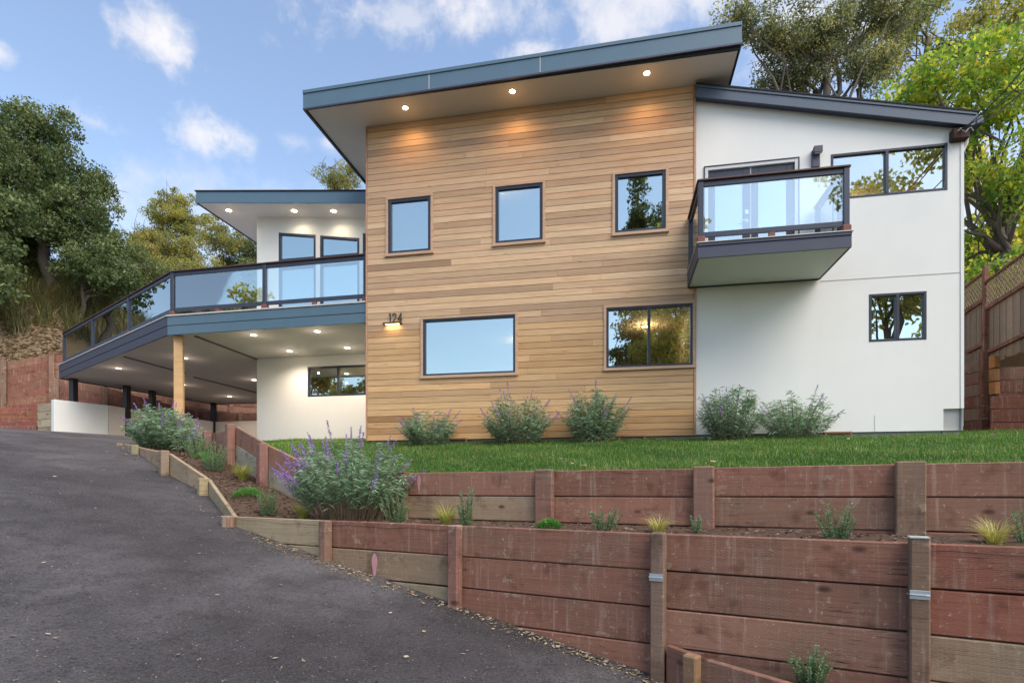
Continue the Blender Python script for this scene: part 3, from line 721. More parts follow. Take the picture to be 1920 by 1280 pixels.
# left wing roof (falls to the right)
YSF = 13.45; xs0, xs1 = -11.33, XL - 0.02
part('roof', sl_box(xs0 + 0.02, xs1, YSF + 0.02, 20.2, lambda x: zr_small(x) + 0.012, 0.27), ROOFM)
part('soffit', sl_box(xs0 + 0.03, xs1, YSF + 0.03, 20.1, lambda x: zr_small(x), 0.010), SOFFIT)
part('shingle_edge', sl_box(xs0 - 0.02, xs1, YSF - 0.04, YSF + 0.06, lambda x: zr_small(x) + 0.285, 0.028), ROOFM)
part('fascia', beam((xs0, YSF, zr_small(xs0) + 0.125), (xs1, YSF, zr_small(xs1) + 0.125), 0.035, 0.30, 0.004), FASCIA)
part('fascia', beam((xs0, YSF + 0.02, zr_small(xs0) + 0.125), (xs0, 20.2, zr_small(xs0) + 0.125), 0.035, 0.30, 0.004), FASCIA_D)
def downlight(c, r=0.075, spot=None, lc=(1.0, 0.52, 0.16), spill=0.03):
    o = part('downlight', disc((c[0], c[1], c[2] - 0.010), r, 18), LAMP)
    part('trim_ring', tube([(c[0], c[1], c[2] - 0.007), (c[0], c[1], c[2])], r + 0.014, 18), EDGE, o)
    if spot:
        l = bpy.data.lights.new('downlight_beam', 'SPOT'); l.energy = spot; l.color = lc; l.spot_size = math.radians(150); l.spot_blend = 0.9; l.shadow_soft_size = 0.02
        lo = bpy.data.objects.new('downlight_beam', l); link(lo, o, (c[0], c[1], c[2] - 0.03))
        l = bpy.data.lights.new('downlight_spill', 'POINT'); l.energy = spot * spill; l.color = lc; l.shadow_soft_size = 0.02
        lo = bpy.data.objects.new('downlight_spill', l); link(lo, o, (c[0], c[1], c[2] - 0.30))
for u, v in ((760, 202), (960.7, 171), (1212.5, 137)):
    downlight(at_z(u, v, ZSO), 0.058, 14)
for u, v in ((429, 393), (551.6, 398.6), (625.5, 402.7)):
    p = at_y(u, v, 13.9)
    downlight((p.x, p.y, zr_small(p.x)), 0.075, 12, (1.0, 0.8, 0.55), 0.03)
# rooms behind the glass
def room(x0, x1, y0, y1, z0, z1):
    V, Fc = box(x0, x1, y0, y1, z0, z1); Fc = [f[::-1] for f in Fc if f != (0, 4, 5, 1)]   # open to the facade
    return part('room', (V, Fc), ROOM)
room(XL + 0.2, XM - 0.05, D + 0.17, 17, ZB + 0.05, E + 3.7); room(XL + 0.2, XM - 0.05, D + 0.17, 17, E + 4.1, E + 7.4)
room(XM + 0.05, XR - 0.2, D + 0.17, 17, ZB + 0.05, E + 3.7); room(XM + 0.05, XR - 0.2, D + 0.17, 17, E + 4.1, E + 6.25)
room(XWL + 0.2, XL - 0.05, YW + 0.17, 19, E + 1.1, E + 3.5); room(XWL + 0.2, XL - 0.05, YW + 0.17, 19, E + 4.1, E + 6.9)
for x, y, z, e in ((0.6, 13.2, 3.66, 45), (4.9, 13.5, 6.2, 45), (4.0, 14, 3.66, 8), (-2.8, 13.5, 7.3, 25), (-7, 16, 3.4, 40), (-2.5, 14, 3.6, 12)):
    o = part('ceiling_lamp', disc((x, y, E + z), 0.08, 16), LAMP)
    l = bpy.data.lights.new('room_light', 'POINT'); l.energy = e; l.color = (1.0, 0.76, 0.45); l.shadow_soft_size = 0.02
    link(bpy.data.objects.new('room_light', l), o, (x, y, E + z - 0.1))

# railing builder: sub-parts of a deck or balcony part
def railing(par, pts, zf, posts, h=1.05, inset=0.0, closed=False, blocks=()):
    pts = [Vector((p[0], p[1], 0)) for p in pts]
    for k, (a, b) in enumerate(zip(pts, pts[1:])):
        d = (b - a).normalized(); nrm = Vector((0, 0, 1)).cross(d)
        za = Vector((0, 0, 1))
        part('handrail', beam(a + za * (zf + h + 0.015), b + za * (zf + h + 0.015), 0.13, 0.03, 0.005, ext=0.05), HANDR, par)
        part('top_rail', beam(a + za * (zf + h - 0.045), b + za * (zf + h - 0.045), 0.05, 0.085, 0.004), RAILM, par)
        part('bottom_rail', beam(a + za * (zf + 0.15), b + za * (zf + 0.15), 0.045, 0.085, 0.004), RAILM, par)
        ps = [0.0] + [t for (kk, t) in posts if kk == k] + [1.0]
        for t0, t1 in zip(ps, ps[1:]):
            p, q = a.lerp(b, t0) + d * 0.05, a.lerp(b, t1) - d * 0.05
            part('glass_panel', beam(p + za * (zf + h / 2 + 0.055), q + za * (zf + h / 2 + 0.055), 0.010, h - 0.27), RAILGLASS, par)
            m = (p + q) / 2
            part('rail_block', beam(m - d * 0.05 + za * (zf + 0.055), m + d * 0.05 + za * (zf + 0.055), 0.06, 0.10, 0.004), REDBASE, par)
        for t in ps[1:-1] + ([0.0] if k == 0 else []) + [1.0]:
            c = a.lerp(b, t)
            part('railing_post', beam(c + za * (zf + 0.10), c + za * (zf + h - 0.002), 0.088, 0.088, 0.006, up=nrm), RAILM, par)
            part('post_base', beam(c + za * zf, c + za * (zf + 0.115), 0.13, 0.13, 0.012, up=nrm), REDBASE, par)

# balcony
BX0, BX1, BY = 1.325, 3.725, 10.0
BZ0, BZ1 = E + 3.89, E + 4.16
bal = part('balcony', box(BX0 + 0.03, BX1 - 0.03, BY + 0.03, D - 0.036, BZ0 + 0.012, BZ1 - 0.02), SOFFIT_L)
part('fascia_board', box(BX0, BX1, BY, BY + 0.028, BZ0, BZ1 - 0.075, 0.004), FASCIA_D, bal)
part('fascia_board', box(BX0, BX1, BY - 0.014, BY + 0.028, BZ1 - 0.07, BZ1 - 0.018, 0.004), FASCIA_D, bal)
for x in (BX0, BX1 - 0.028):
    part('fascia_board', box(x, x + 0.028, BY + 0.03, D - 0.037, BZ0, BZ1 - 0.02, 0.004), FASCIA_D, bal)
part('ledger', box(BX0 + 0.03, BX1 - 0.03, D - 0.07, D - 0.037, BZ0 - 0.012, BZ0 + 0.01), FASCIA_D, bal)
part('deck_surface', box(BX0 - 0.02, BX1 + 0.02, BY - 0.03, D - 0.038, BZ1 - 0.017, BZ1, 0.004), EDGE, bal)
railing(bal, [(BX0 + 0.06, D - 0.10), (BX0 + 0.06, BY + 0.08), (BX1 - 0.06, BY + 0.08), (BX1 - 0.06, D - 0.10)], BZ1, [], 1.06)

# deck over the carport
DP = [(XL - 0.01, D + 0.03), (-10.52, D + 0.10), (-18.3, 15.6), (-17.4, 21.7), (XL - 0.01, 21.7)]
hole = [(XL - 0.01, D + 0.03), (-10.52, D + 0.10), (-18.3, 15.6), (-17.4, 21.7), (XWL - 0.01, 21.7), (XWL - 0.01, YW - 0.01), (XL - 0.01, YW - 0.01)]
deck = part('deck', prism(hole, ZDK0 + 0.03, ZDK1 - 0.02), SOFFIT)
part('deck_surface', prism([(XL - 0.012, D - 0.03), (-10.53, D + 0.04), (-18.36, 15.56), (-17.4, 21.75), (XWL - 0.012, 21.75), (XWL - 0.012, YW - 0.012), (XL - 0.012, YW - 0.012)], ZDK1 - 0.018, ZDK1 + 0.012), EDGE, deck)
za = Vector((0, 0, 1))
for i in range(4):
    a, b = Vector((*DP[i], 0)), Vector((*DP[i + 1], 0))
    if i == 3: b = Vector((XWL, 21.7, 0))
    mt = FASCIA if i == 0 else FASCIA_D  # one paint: front's sky reflection and the darker sides are put into colour
    d = (b - a).normalized(); n = Vector((-d.y, d.x, 0)) if i != 9 else None
    n = Vector((d.y, -d.x, 0)); 
    if n.dot(a + b - Vector((-22, 33, 0))) < 0: n = -n
    hts = ((0.0, 0.215), (0.222, 0.43)) if i < 3 else ((0.0, 0.43),)
    for h0, h1 in hts:
        part('fascia_board', beam(a + n * (0.018 + 0.006 * (h0 > 0)) + za * (ZDK0 + (h0 + h1) / 2), b + n * (0.018 + 0.006 * (h0 > 0)) + za * (ZDK0 + (h0 + h1) / 2), 0.036, h1 - h0, 0.005), mt, deck)
for (u0, v0, u1, v1) in ((367, 629.5, 492, 677.5), (233, 668, 347, 699.6), (363.6, 706, 481, 736)):
    p, q = at_z(u0, v0 + 1, ZDK0 + 0.02), at_z(u1, v1, ZDK0 + 0.02)
    part('ceiling_vent', beam(p, q, 0.09, 0.02), plain('vent_grey', (0.14, 0.13, 0.125), 0.8), deck)
for u, v in ((475.6, 627.6), (595, 620.6), (543, 657.7), (651, 651.4), (347, 671), (222, 690), (342.6, 720.9), (476.3, 711.7), (430.4, 742.9)):
    p = at_z(u, v, ZDK0 + 0.028); downlight(p, 0.070, 56, (1.0, 0.80, 0.64), 0.02)
def rp(k, u):       # where the railing post of picture column u stands on deck edge k
    a, b = Vector((*RPT[k], 0)), Vector((*RPT[k + 1], 0)); r = ray(u, 500)
    # intersect the sight line with the edge in plan
    d = b - a; den = r.x * d.y - r.y * d.x
    return ((a.y * r.x - a.x * r.y) * -1) / den if abs(den) > 1e-9 else 0.5
RPT = [(XL - 0.06, D + 0.10), (-10.46, D + 0.17), (-18.18, 15.64), (-17.32, 21.6)]
railing(deck, RPT, ZDK1 + 0.012, [(0, rp(0, 497)), (1, rp(1, 243)), (1, rp(1, 175)), (2, 0.33), (2, 0.66)], 1.04)
# cedar corner post and black posts
cp = part('carport_post', beam((-10.38, D + 0.27, E + 0.85), (-10.38, D + 0.27, ZDK0 + 0.02), 0.19, 0.19, 0.006, up=Vector((1, 0.55, 0)).normalized()), CEDAR, color=(0.60, 0.40, 0.20))
for x, y in ((-17.95, 15.75), (-17.32, 17.2), (-17.3, 18.3), (-17.25, 21.5)):
    part('carport_post', box(x - 0.09, x + 0.09, y - 0.09, y + 0.09, E + 1.6, ZDK0 + 0.03, 0.005), BLACKP)
part('stair_stringer', beam((-13.0, 21.9, E + 3.5), (-11.0, 20.8, E + 1.9), 0.3, 0.4), BLACKP)
part('carport_post', box(-11.5, -11.2, 21.3, 21.6, E + 1.2, E + 3.2), plain('dark_brown_post', (0.05, 0.025, 0.02), 0.8))
# foundation vents
for u0, u1, v in ((835, 876, 826), (1160, 1210, 817), (1545, 1596, 811)):
    a, b = at_y(u0, v, D), at_y(u1, v, D)
    fo = part('foundation_vent', join(box(a.x, b.x, D - 0.05, D - 0.02, ZB + 0.0, ZB + 0.03, 0.002), box(a.x, a.x + 0.03, D - 0.049, D - 0.02, ZB - 0.12, ZB + 0.0), box(b.x - 0.03, b.x, D - 0.049, D - 0.02, ZB - 0.12, ZB + 0.0)), CEDAR, color=(0.30, 0.15, 0.09))

# house number and wall lamp: fixtures hung on the wall
h0 = at_y(732, 604, YF)
num = thing('house_number', 'dark house number 124 above a small lit bar lamp on the cedar wall', 'house number', (h0.x, YF, h0.z - 0.02))
FM = plain('dark_bronze', (0.05, 0.038, 0.03), 0.5)
def digit(ch, x, w, h):
    s = 0.016; y0, y1 = YF - 0.03, YF - 0.014; z = h0.z - 0.012
    def st(pts):
        return join(*[beam((x + p[0] * w, (y0 + y1) / 2, z + p[1] * h), (x + q[0] * w, (y0 + y1) / 2, z + q[1] * h), y1 - y0, s, 0, up=(0, 1, 0) if 0 else (0.0001, 0, 1), ext=s * 0.35) for p, q in zip(pts, pts[1:])])
    if ch == '1': V = st([(0.25, 0.82), (0.55, 1.0), (0.55, 0.0)])
    if ch == '2': V = st([(0.05, 0.75), (0.15, 0.93), (0.45, 1.0), (0.78, 0.92), (0.85, 0.72), (0.70, 0.48), (0.05, 0.02), (0.92, 0.02)])
    if ch == '4': V = st([(0.78, 0.0), (0.78, 1.0), (0.05, 0.30), (1.0, 0.30)])
    # split strokes touch the wall through short pins
    V = join(V, box(x + 0.5 * w - 0.004, x + 0.5 * w + 0.004, y1 - 0.002, YF, z + 0.3 * h, z + 0.3 * h + 0.008))
    mk('digit', V, FM, num)
for ch, x in (('1', -0.045), ('2', 0.055), ('4', 0.175)):
    digit(ch, h0.x + x, 0.10, 0.19)
mk('lamp_bar', box(h0.x - 0.145, h0.x + 0.27, YF - 0.085, YF - 0.0, h0.z - 0.055, h0.z - 0.022, 0.004), FM, num)
lb = mk('lamp_lens', box(h0.x - 0.09, h0.x + 0.22, YF - 0.075, YF - 0.02, h0.z - 0.066, h0.z - 0.056), WARMBAR, num)
l = bpy.data.lights.new('number_light', 'AREA'); l.energy = 0.7; l.size = 0.3; l.size_y = 0.04; l.shape = 'RECTANGLE'; l.color = (1, 0.72, 0.36)
lo = bpy.data.objects.new('number_light', l); link(lo, lb, (h0.x + 0.06, YF - 0.05, h0.z - 0.075))
w0 = at_y(1521, 314, D); w1 = at_y(1536, 280, D)
wl = thing('wall_lamp', 'dark rectangular wall lamp on the white wall between the balcony doors and wide window', 'wall lamp', (w0.x, D, w0.z))
mk('back_plate', box(w0.x, w1.x - 0.0, D - 0.05, D - 0.0, w0.z - 0.02, w1.z - 0.03, 0.006), FASCIA_D, wl)
mk('lamp_head', join(box(w0.x + 0.01, w1.x + 0.02, D - 0.14, D - 0.051, w1.z - 0.12, w1.z, 0.006)), FASCIA_D, wl)
mk('lens', box(w0.x + 0.03, w1.x, D - 0.13, D - 0.07, w1.z - 0.125, w1.z - 0.1205), EDGE, wl)

# ------------------------------------------------------------------ timber walls
BH = 0.287
RED = [(0.29, 0.132, 0.102), (0.27, 0.122, 0.096), (0.30, 0.136, 0.105), (0.275, 0.132, 0.104), (0.285, 0.145, 0.114)]
POSTC = [(0.25, 0.135, 0.105), (0.23, 0.125, 0.10), (0.27, 0.155, 0.12)]
TAN = [(0.34, 0.26, 0.19), (0.38, 0.29, 0.215), (0.32, 0.215, 0.16)]
def timber_wall(label, cat, pts, tops, nrow, pw, pd, cols, postextra=0.0, facing=None, bh=BH, posts=True, postbase=None, th=0.05, name='retaining_wall', pcol=None, group=None, wob=1.0):
    """thing: boards row on row between posts; pts are plan points of the board front line, tops their heights"""
    c = sum((Vector((p[0], p[1], 0)) for p in pts), Vector()) / len(pts)
    t = thing(name, label, cat, (c.x, c.y, min(tops) - nrow * bh), group)
    for k, (a, b) in enumerate(zip(pts, pts[1:])):
        a2, b2 = Vector((a[0], a[1], tops[k])), Vector((b[0], b[1], tops[k + 1]))
        d = (b2 - a2); d0 = Vector((d.x, d.y, 0)).normalized(); n = Vector((d0.y, -d0.x, 0))
        if facing is not None and n.dot(Vector(facing)) < 0: n = -n
        for r in range(nrow):
            off = Vector((0, 0, -(r + 0.5) * bh))
            wo = R.uniform(-0.006, 0.006) * wob; e0, e1 = R.uniform(-0.004, 0.004) * wob, R.uniform(-0.004, 0.004) * wob
            col = cols(k, r) if callable(cols) else R.choice(cols)
            f = R.uniform(0.88, 1.12)
            mk('board', beam(a2 + off - n * (th / 2) + n * wo + Vector((0, 0, e0)) + d0 * 0.004, b2 + off - n * (th / 2) + n * wo + Vector((0, 0, e1)) - d0 * 0.004, th, bh - 0.010, 0.007), TIMBER, t, color=tuple(x * f for x in col))
    if posts:
        for k, a in enumerate(pts):
            if posts is not True and k not in posts: continue
            q = pts[min(k + 1, len(pts) - 1)]; p = pts[max(k - 1, 0)]
            d0 = Vector((q[0] - p[0], q[1] - p[1], 0)).normalized(); n = Vector((d0.y, -d0.x, 0))
            if facing is not None and n.dot(Vector(facing)) < 0: n = -n
            zt = tops[k] + (postextra[k] if hasattr(postextra, '__len__') else postextra)
            zb = tops[k] - nrow * bh if postbase is None else (postbase[k] if hasattr(postbase, '__len__') else postbase)
            c = Vector((a[0], a[1], 0)) + n * (pd / 2 - 0.004 + 0.012)
            col = R.choice(POSTC) if pcol is None else R.choice(pcol)
            w = pw[k] if hasattr(pw, '__len__') else pw
            lean = R.uniform(-0.008, 0.008)
            mk('post', beam(c + Vector((0, 0, zb)), c + Vector((0, 0, zt)) + d0 * lean, w, pd, 0.010, up=n), TIMBER, t, color=tuple(x * R.uniform(0.85, 1.1) for x in col))
    return t
CAMDIR = (SA, -CA, 0)
fu = [437, 618, 859, 1237, 1719, 2120, 2500]
fpts = [L_front(u) for u in fu] + [EF]
def fcol(k, r):
    if k == 0: return TAN[r % 3]
    if k == 1 and r > 0: return TAN[2] if r == 1 else TAN[0]
    if k == 4 and r in (2, 3): return TAN[2]
    if k >= 4 and r < 2: return (0.28, 0.105, 0.080)
    return R.choice(RED)
fw = timber_wall('lower red brown timber retaining wall standing along the asphalt drive', 'retaining wall', fpts, [E - 0.35] * 8, 8, 0.105, 0.10, fcol, [0.0, 0.0, 0.004, 0.006, 0.035, 0, 0, 0], CAMDIR)
uu = [608, 757, 1025, 1322, 1704, 2010, 2400]
upts = [L_upper(u) for u in uu] + [EU]
def ucol(k, r):
    if k in (0, 1) and r > 0: return TAN[2]
    return R.choice(RED)
uw = timber_wall('upper red brown timber retaining wall holding up the edge of the lawn', 'retaining wall', upts, [E + 0.175, E + 0.175, E + 0.178, E + 0.185, E + 0.20, E + 0.20, E + 0.20, E + 0.20], 4, [0.16, 0.17, 0.20, 0.19, 0.21, 0.2, 0.2, 0.2], 0.085, ucol, 0.012, CAMDIR)
def rcol(k, r): return R.choice(RED) if r == 0 else (0.36, 0.32, 0.27)
rw = timber_wall('sloping timber retaining wall climbing beside the planting bed, grey boards below red ones', 'retaining wall', [(p.x, p.y) for p in RET], [p.z for p in RET], 3, 0.13, 0.13, rcol, [-0.1, 0.02, 0.03], (-1, -0.6, 0), bh=0.30, posts=(1, 2))
timber_wall('short low timber wall at the head of the planting bed below the carport', 'retaining wall', [(RET[2].x, RET[2].y), (P3.x, P3.y), (P3.x - 0.8, P3.y + 0.9)], [E + 0.98, E + 0.98, E + 0.96], 3, 0.14, 0.13, RED, 0.03, (-1, -0.8, 0), posts=(1,))
ew = timber_wall('low weathered timber edging stepping up the side of the asphalt drive', 'edging', [(p.x, p.y) for p in EDG], [p.z for p in EDG], 2, [0.15, 0.13, 0.14, 0.13, 0.12], 0.12, lambda k, r: [(0.40, 0.30, 0.22), (0.37, 0.265, 0.195), (0.36, 0.245, 0.175), (0.41, 0.31, 0.225)][(k + r) % 4], [0.0, 0.02, 0.04, 0.03, 0.0], (-1, -0.6, 0), name='timber_edging', pcol=[(0.31, 0.23, 0.175), (0.34, 0.26, 0.20)])
# steel straps on two posts of the lower wall
def strap(u, v, k):
    p = fpts[k]; d0 = (fpts[k + 1] - fpts[k - 1]).normalized(); n = Vector((d0.y, -d0.x, 0))
    if n.dot(Vector(CAMDIR)) < 0: n = -n
    z = at_d(u, v, w2c(p.x, p.y)[1]).z
    c = p + n * 0.113; c.z = z
    o = mk('steel_strap', beam(c - d0 * 0.052, c + d0 * 0.052, 0.006, 0.055, 0.001, up=(0, 0, 1)), STEEL, fw)
    mk('tie_rod', tube([c - n * 0.03 - d0 * 0.062, c + n * 0.010 - d0 * 0.05, c + n * 0.012 + d0 * 0.03, c + n * 0.008 + d0 * 0.050], 0.005, 8), STEEL, fw)
strap(1237, 1078, 3); strap(1719, 1109, 4)
d9 = (fpts[5] - fpts[3]).normalized(); n9 = Vector((d9.y, -d9.x, 0)); n9 = n9 if n9.dot(Vector(CAMDIR)) > 0 else -n9
c9 = fpts[4] + n9 * 0.062 + Vector((0, 0, E - 0.313))
mk('post_cap', beam(c9 - d9 * 0.053, c9 + d9 * 0.053, 0.104, 0.012, 0.003), plain('lichen_grey', (0.40, 0.43, 0.38), 0.9, 0.3, 30), fw)
# pink paint marks on the boards
PINK = plain('pink_marking_paint', (0.55, 0.27, 0.29), 0.8, 0.15, 20)
def mark(u, v, w, h, Lf, wall):
    p = Lf(u); q = Lf(u + 5); d0 = (q - p).normalized(); n = Vector((d0.y, -d0.x, 0))
    if n.dot(Vector(CAMDIR)) < 0: n = -n
    c = p + n * 0.008; c.z = at_d(u, v, w2c(p.x, p.y)[1]).z
    V = [c + d0 * (math.cos(a) * w * (1 + 0.25 * math.sin(3 * a))) + AX[2] * (math.sin(a) * h) for a in [2 * math.pi * k / 18 for k in range(18)]]
    V2 = [x - n * 0.003 for x in V]; m = 18
    mk('paint_mark', (V + V2, [tuple(range(m)), tuple(range(m, 2 * m))[::-1]] + [(i, (i + 1) % m, m + (i + 1) % m, m + i) for i in range(m)]), PINK, wall)
mark(703, 1058, 0.034, 0.115, L_front, fw); mark(786, 905, 0.024, 0.10, L_upper, uw)
# lowest edging at the foot of the drive
lp = [L_front(1240) + Vector(CAMDIR) * 0.10, L_front(1280) + Vector(CAMDIR) * 0.30, L_front(1900) + Vector(CAMDIR) * 1.05]
def uv_of(p):
    c = w2c(p[0], p[1]); return CX + F * c[0] / c[1], c[1]
def z_at(p, v): return E + (CY - v) / F * uv_of(p)[1]
le_z = [z_at(lp[0], 1208), z_at(lp[1], 1229)]
m_ = lp[1].lerp(lp[2], 0.3); zm_ = z_at(m_, 1229 + (uv_of(m_)[0] - 1305) * 0.29)
s_ = (zm_ - le_z[1]) / (m_ - lp[1]).length
lw = timber_wall('lowest timber edging at the foot of the drive, its board sloping down past a rosemary', 'edging', [(p.x, p.y) for p in lp], [le_z[0], le_z[1], le_z[1] + s_ * (lp[2] - lp[1]).length], 2, 0.10, 0.09, RED, [0, 0.02, 0], CAMDIR, name='timber_edging', posts=(1,))
rows = []
for j in range(5):
    row = []
    for i in range(16):
        a = L_front(1238).lerp(L_front(1900), i / 15); b = lp[0].lerp(lp[1], i / 1.5) if i < 1.5 else lp[1].lerp(lp[2], (i - 1.5) / 13.5)
        p = a.lerp(b, j / 4); zt = (le_z[0] + (le_z[1] - le_z[0]) * min(1, i / 1.5)) if i < 1.5 else le_z[1] + s_ * (b - lp[1]).length
        row.append((p.x, p.y, zt - 0.07 + R.uniform(-.01, .01)))
    rows.append(row)
tag(loft('planting_strip', rows, SOIL), kind='structure')

# left: low white carport wall, timber steps, tall retaining walls
gw = thing('garden_wall', 'low white plastered wall along the open left side of the carport', 'wall', (-17.6, 16.5, E + 1.6))
gp = [(-17.97, 15.06), (-17.42, 16.5), (-17.3, 21.62), (-10.1, 21.62)]
for (a, b), mt in zip(zip(gp, gp[1:]), (WHITE_LIT, WHITE_SHADE, WHITE_SHADE)):
    A, B = Vector((*a, 0)), Vector((*b, 0))
    mk('wall_section', beam(A + za * (E + 2.0), B + za * (E + 2.0), 0.22, 1.62, 0.012), mt, gw)
ts = thing('timber_steps', 'flight of red brown timber steps at the left edge beside the grey block of timbers', 'steps', (*c2w(-17, 18.6), E + 1.7))
for k in range(6):
    yc = 18.45 + 0.36 * k; z1 = E + 1.80 + 0.195 * (k + 1)
    x1 = (68 - 960) / F * (18.45) + 0.0; x0 = x1 - 2.6
    V, Fc = box(x0, x1, 0, 0.12, z1 - 0.19, z1, 0.012)
    V = [Vector((*c2w(v.x, v.y + yc), v.z)) for v in V]
    mk('step', (V, Fc), TIMBER, ts, color=tuple(c * R.uniform(0.85, 1.15) for c in (0.26, 0.085, 0.065)))
    V, Fc = box(x0, x1, 0.121, 0.37, z1 - 0.17, z1 - 0.012)
    mk('tread_fill', ([Vector((*c2w(v.x, v.y + yc), v.z)) for v in V], Fc), SOIL, ts)
a = c2w((70 - 960) / F * 18.2, 18.2); b = c2w((101 - 960) / F * 18.2, 18.2)
timber_wall('short weathered grey timber block between the steps and the white carport wall', 'retaining wall', [a, b], [E + 2.66, E + 2.72], 4, 0.1, 0.1, [(0.27, 0.22, 0.19), (0.22, 0.17, 0.15), (0.3, 0.25, 0.2)], 0, CAMDIR, bh=0.255, posts=False)
LWP = [(-24.5, 15.2), (-21.9, 16.6), (-20.8, 17.4), (-19.6, 19.3), (-18.6, 20.9), (-17.3, 22.7), (-15.0, 23.6), (-12.0, 24.3), (-8.0, 24.8)]
timber_wall('tall red brown timber retaining wall holding the hillside behind the carport', 'retaining wall', LWP, [E + 4.45, E + 4.5, E + 4.95, E + 4.95, E + 4.9, E + 4.8, E + 4.7, E + 4.6, E + 4.5], 13, 0.17, 0.12, [(0.21, 0.085, 0.065), (0.24, 0.115, 0.085), (0.19, 0.08, 0.062), (0.26, 0.14, 0.10)], [0.1, 0.1, 0.05, 0, 0, 0, 0, 0, 0], (0.5, -1, 0))
LT = [(-20.0, 16.9), (-19.0, 17.9), (-18.3, 19.6), (-17.95, 21.3), (-16.6, 22.4), (-13.5, 22.9), (-9, 23.2)]
timber_wall('lower front tier of the timber retaining wall seen under the deck', 'retaining wall', LT, [E + 3.9, E + 3.75, E + 3.45, E + 3.3, E + 3.3, E + 3.3, E + 3.2], 8, 0.16, 0.12, [(0.21, 0.085, 0.068), (0.19, 0.078, 0.063), (0.23, 0.105, 0.083)], 0.03, (0.5, -1, 0))

# right: fence and its timber walls
def fp(yc): return Vector((*c2w(11.8 + (yc - 14) * 0.351, yc), 0))
fn = thing('garden_fence', 'weathered board fence with lattice top on the bank right of the house', 'fence', (fp(13).x, fp(13).y, E + 3))
FRED = (0.22, 0.085, 0.065)
for (ya, yb, dz) in ((9.3, 11.65, 0.0), (11.65, 14.0, 0.0), (14.0, 16.35, 0.27), (16.35, 18.7, 0.54)):
    A, B = fp(ya), fp(yb); d = (B - A).normalized()
    for zz, hh, wdt in ((3.32, 0.09, 0.06), (4.42, 0.09, 0.06), (5.08, 0.05, 0.09)):
        mk('rail', beam(A + za * (E + zz + dz), B + za * (E + zz + dz), wdt, hh, 0.004), TIMBER, fn, color=FRED)
    n = 16; L = (B - A).length
    nv = Vector((d.y, -d.x, 0))
    for i in range(n):
        t = (i + 0.5) / n; c = A.lerp(B, t) + nv * (0.045 + 0.012 * (i % 2))
        g = R.uniform(0.75, 1.5)
        mk('picket', beam(c + za * (E + 3.0 + dz + R.uniform(-0.05, 0.05)), c + za * (E + 4.40 + dz), L / n * 0.97, 0.018, 0.003, up=nv), CEDAR, fn, color=(0.27 * g, 0.205 * g, 0.15 * g))
    m = int(L / 0.14)
    for sgn in (-1, 1):
        for i in range(-6, m):
            x0_ = i * 0.14; p = A + d * max(0, min(L, x0_ if sgn > 0 else x0_ + 0.6)); q = A + d * max(0, min(L, x0_ + 0.6 if sgn > 0 else x0_))
            za0 = max(0, -x0_) if sgn > 0 else max(0, (x0_ + 0.6) - L); zb0 = 0.6 - max(0, (x0_ + 0.6) - L) if sgn > 0 else 0.6 - max(0, -x0_)
            if (q - p).length < 0.05: continue
            mk('lattice_slat', beam(p + nv * 0.006 * sgn + za * (E + 4.46 + dz + za0), q + nv * 0.006 * sgn + za * (E + 4.46 + dz + zb0), 0.008, 0.034, 0, up=nv if 0 else (0, 0, 1)), TIMBER, fn, color=(0.42, 0.29, 0.21))
for yc, dz in ((9.3, 0), (11.65, 0), (14.0, 0.27), (16.35, 0.54), (18.7, 0.54)):
    c = fp(yc); mk('post', box(c.x - 0.05, c.x + 0.05, c.y - 0.05, c.y + 0.05, E + 2.6, E + 5.2 + dz, 0.006), TIMBER, fn, color=FRED)
def sp(u, yc): return c2w((u - CX) / F * yc, yc)
q0, q1, q2 = sp(1851, 12.9), (sp(1851, 12.9)[0] + 0.35, sp(1851, 12.9)[1] + 3.2), None
timber_wall('timber retaining wall under the fence, running back along the right side of the house', 'retaining wall', [q0, q1], [E + 2.98, E + 3.2], 7, 0.17, 0.13, [(0.17, 0.06, 0.045), (0.22, 0.15, 0.12), (0.19, 0.12, 0.10), (0.16, 0.07, 0.055)], [0.12, 0], (-1, -0.4, 0), posts=(0,), pcol=[(0.17, 0.07, 0.05)])
cw = timber_wall('stepped red brown timber wall below the fence at the right edge', 'retaining wall', [sp(1868, 12.6), sp(1990, 12.2), sp(2150, 11.5)], [E + 2.68, E + 2.62, E + 2.5], 6, 0.16, 0.1, [(0.19, 0.075, 0.06), (0.22, 0.10, 0.085), (0.17, 0.07, 0.055)], 0.0, CAMDIR, posts=(1,))
cw2 = timber_wall('low front timber step wall at the lawn end under the fence', 'retaining wall', [sp(1857, 12.3), sp(1990, 11.9), sp(2150, 11.2)], [E + 1.98, E + 1.95, E + 1.9], 3, 0.16, 0.1, [(0.17, 0.06, 0.045), (0.21, 0.07, 0.05)], 0.0, CAMDIR, posts=False)
for k in range(3):
    c = Vector((*sp(1864.5, 12.55), E + 2.78 - k * 0.295 + 0.0))
    mk('timber_end', obox(c, (Vector((CA, SA, 0)), Vector((-SA, CA, 0)), AX[2]), (0.065, 0.08, 0.135), 0.01), TIMBER, cw, color=(0.34, 0.14, 0.05))

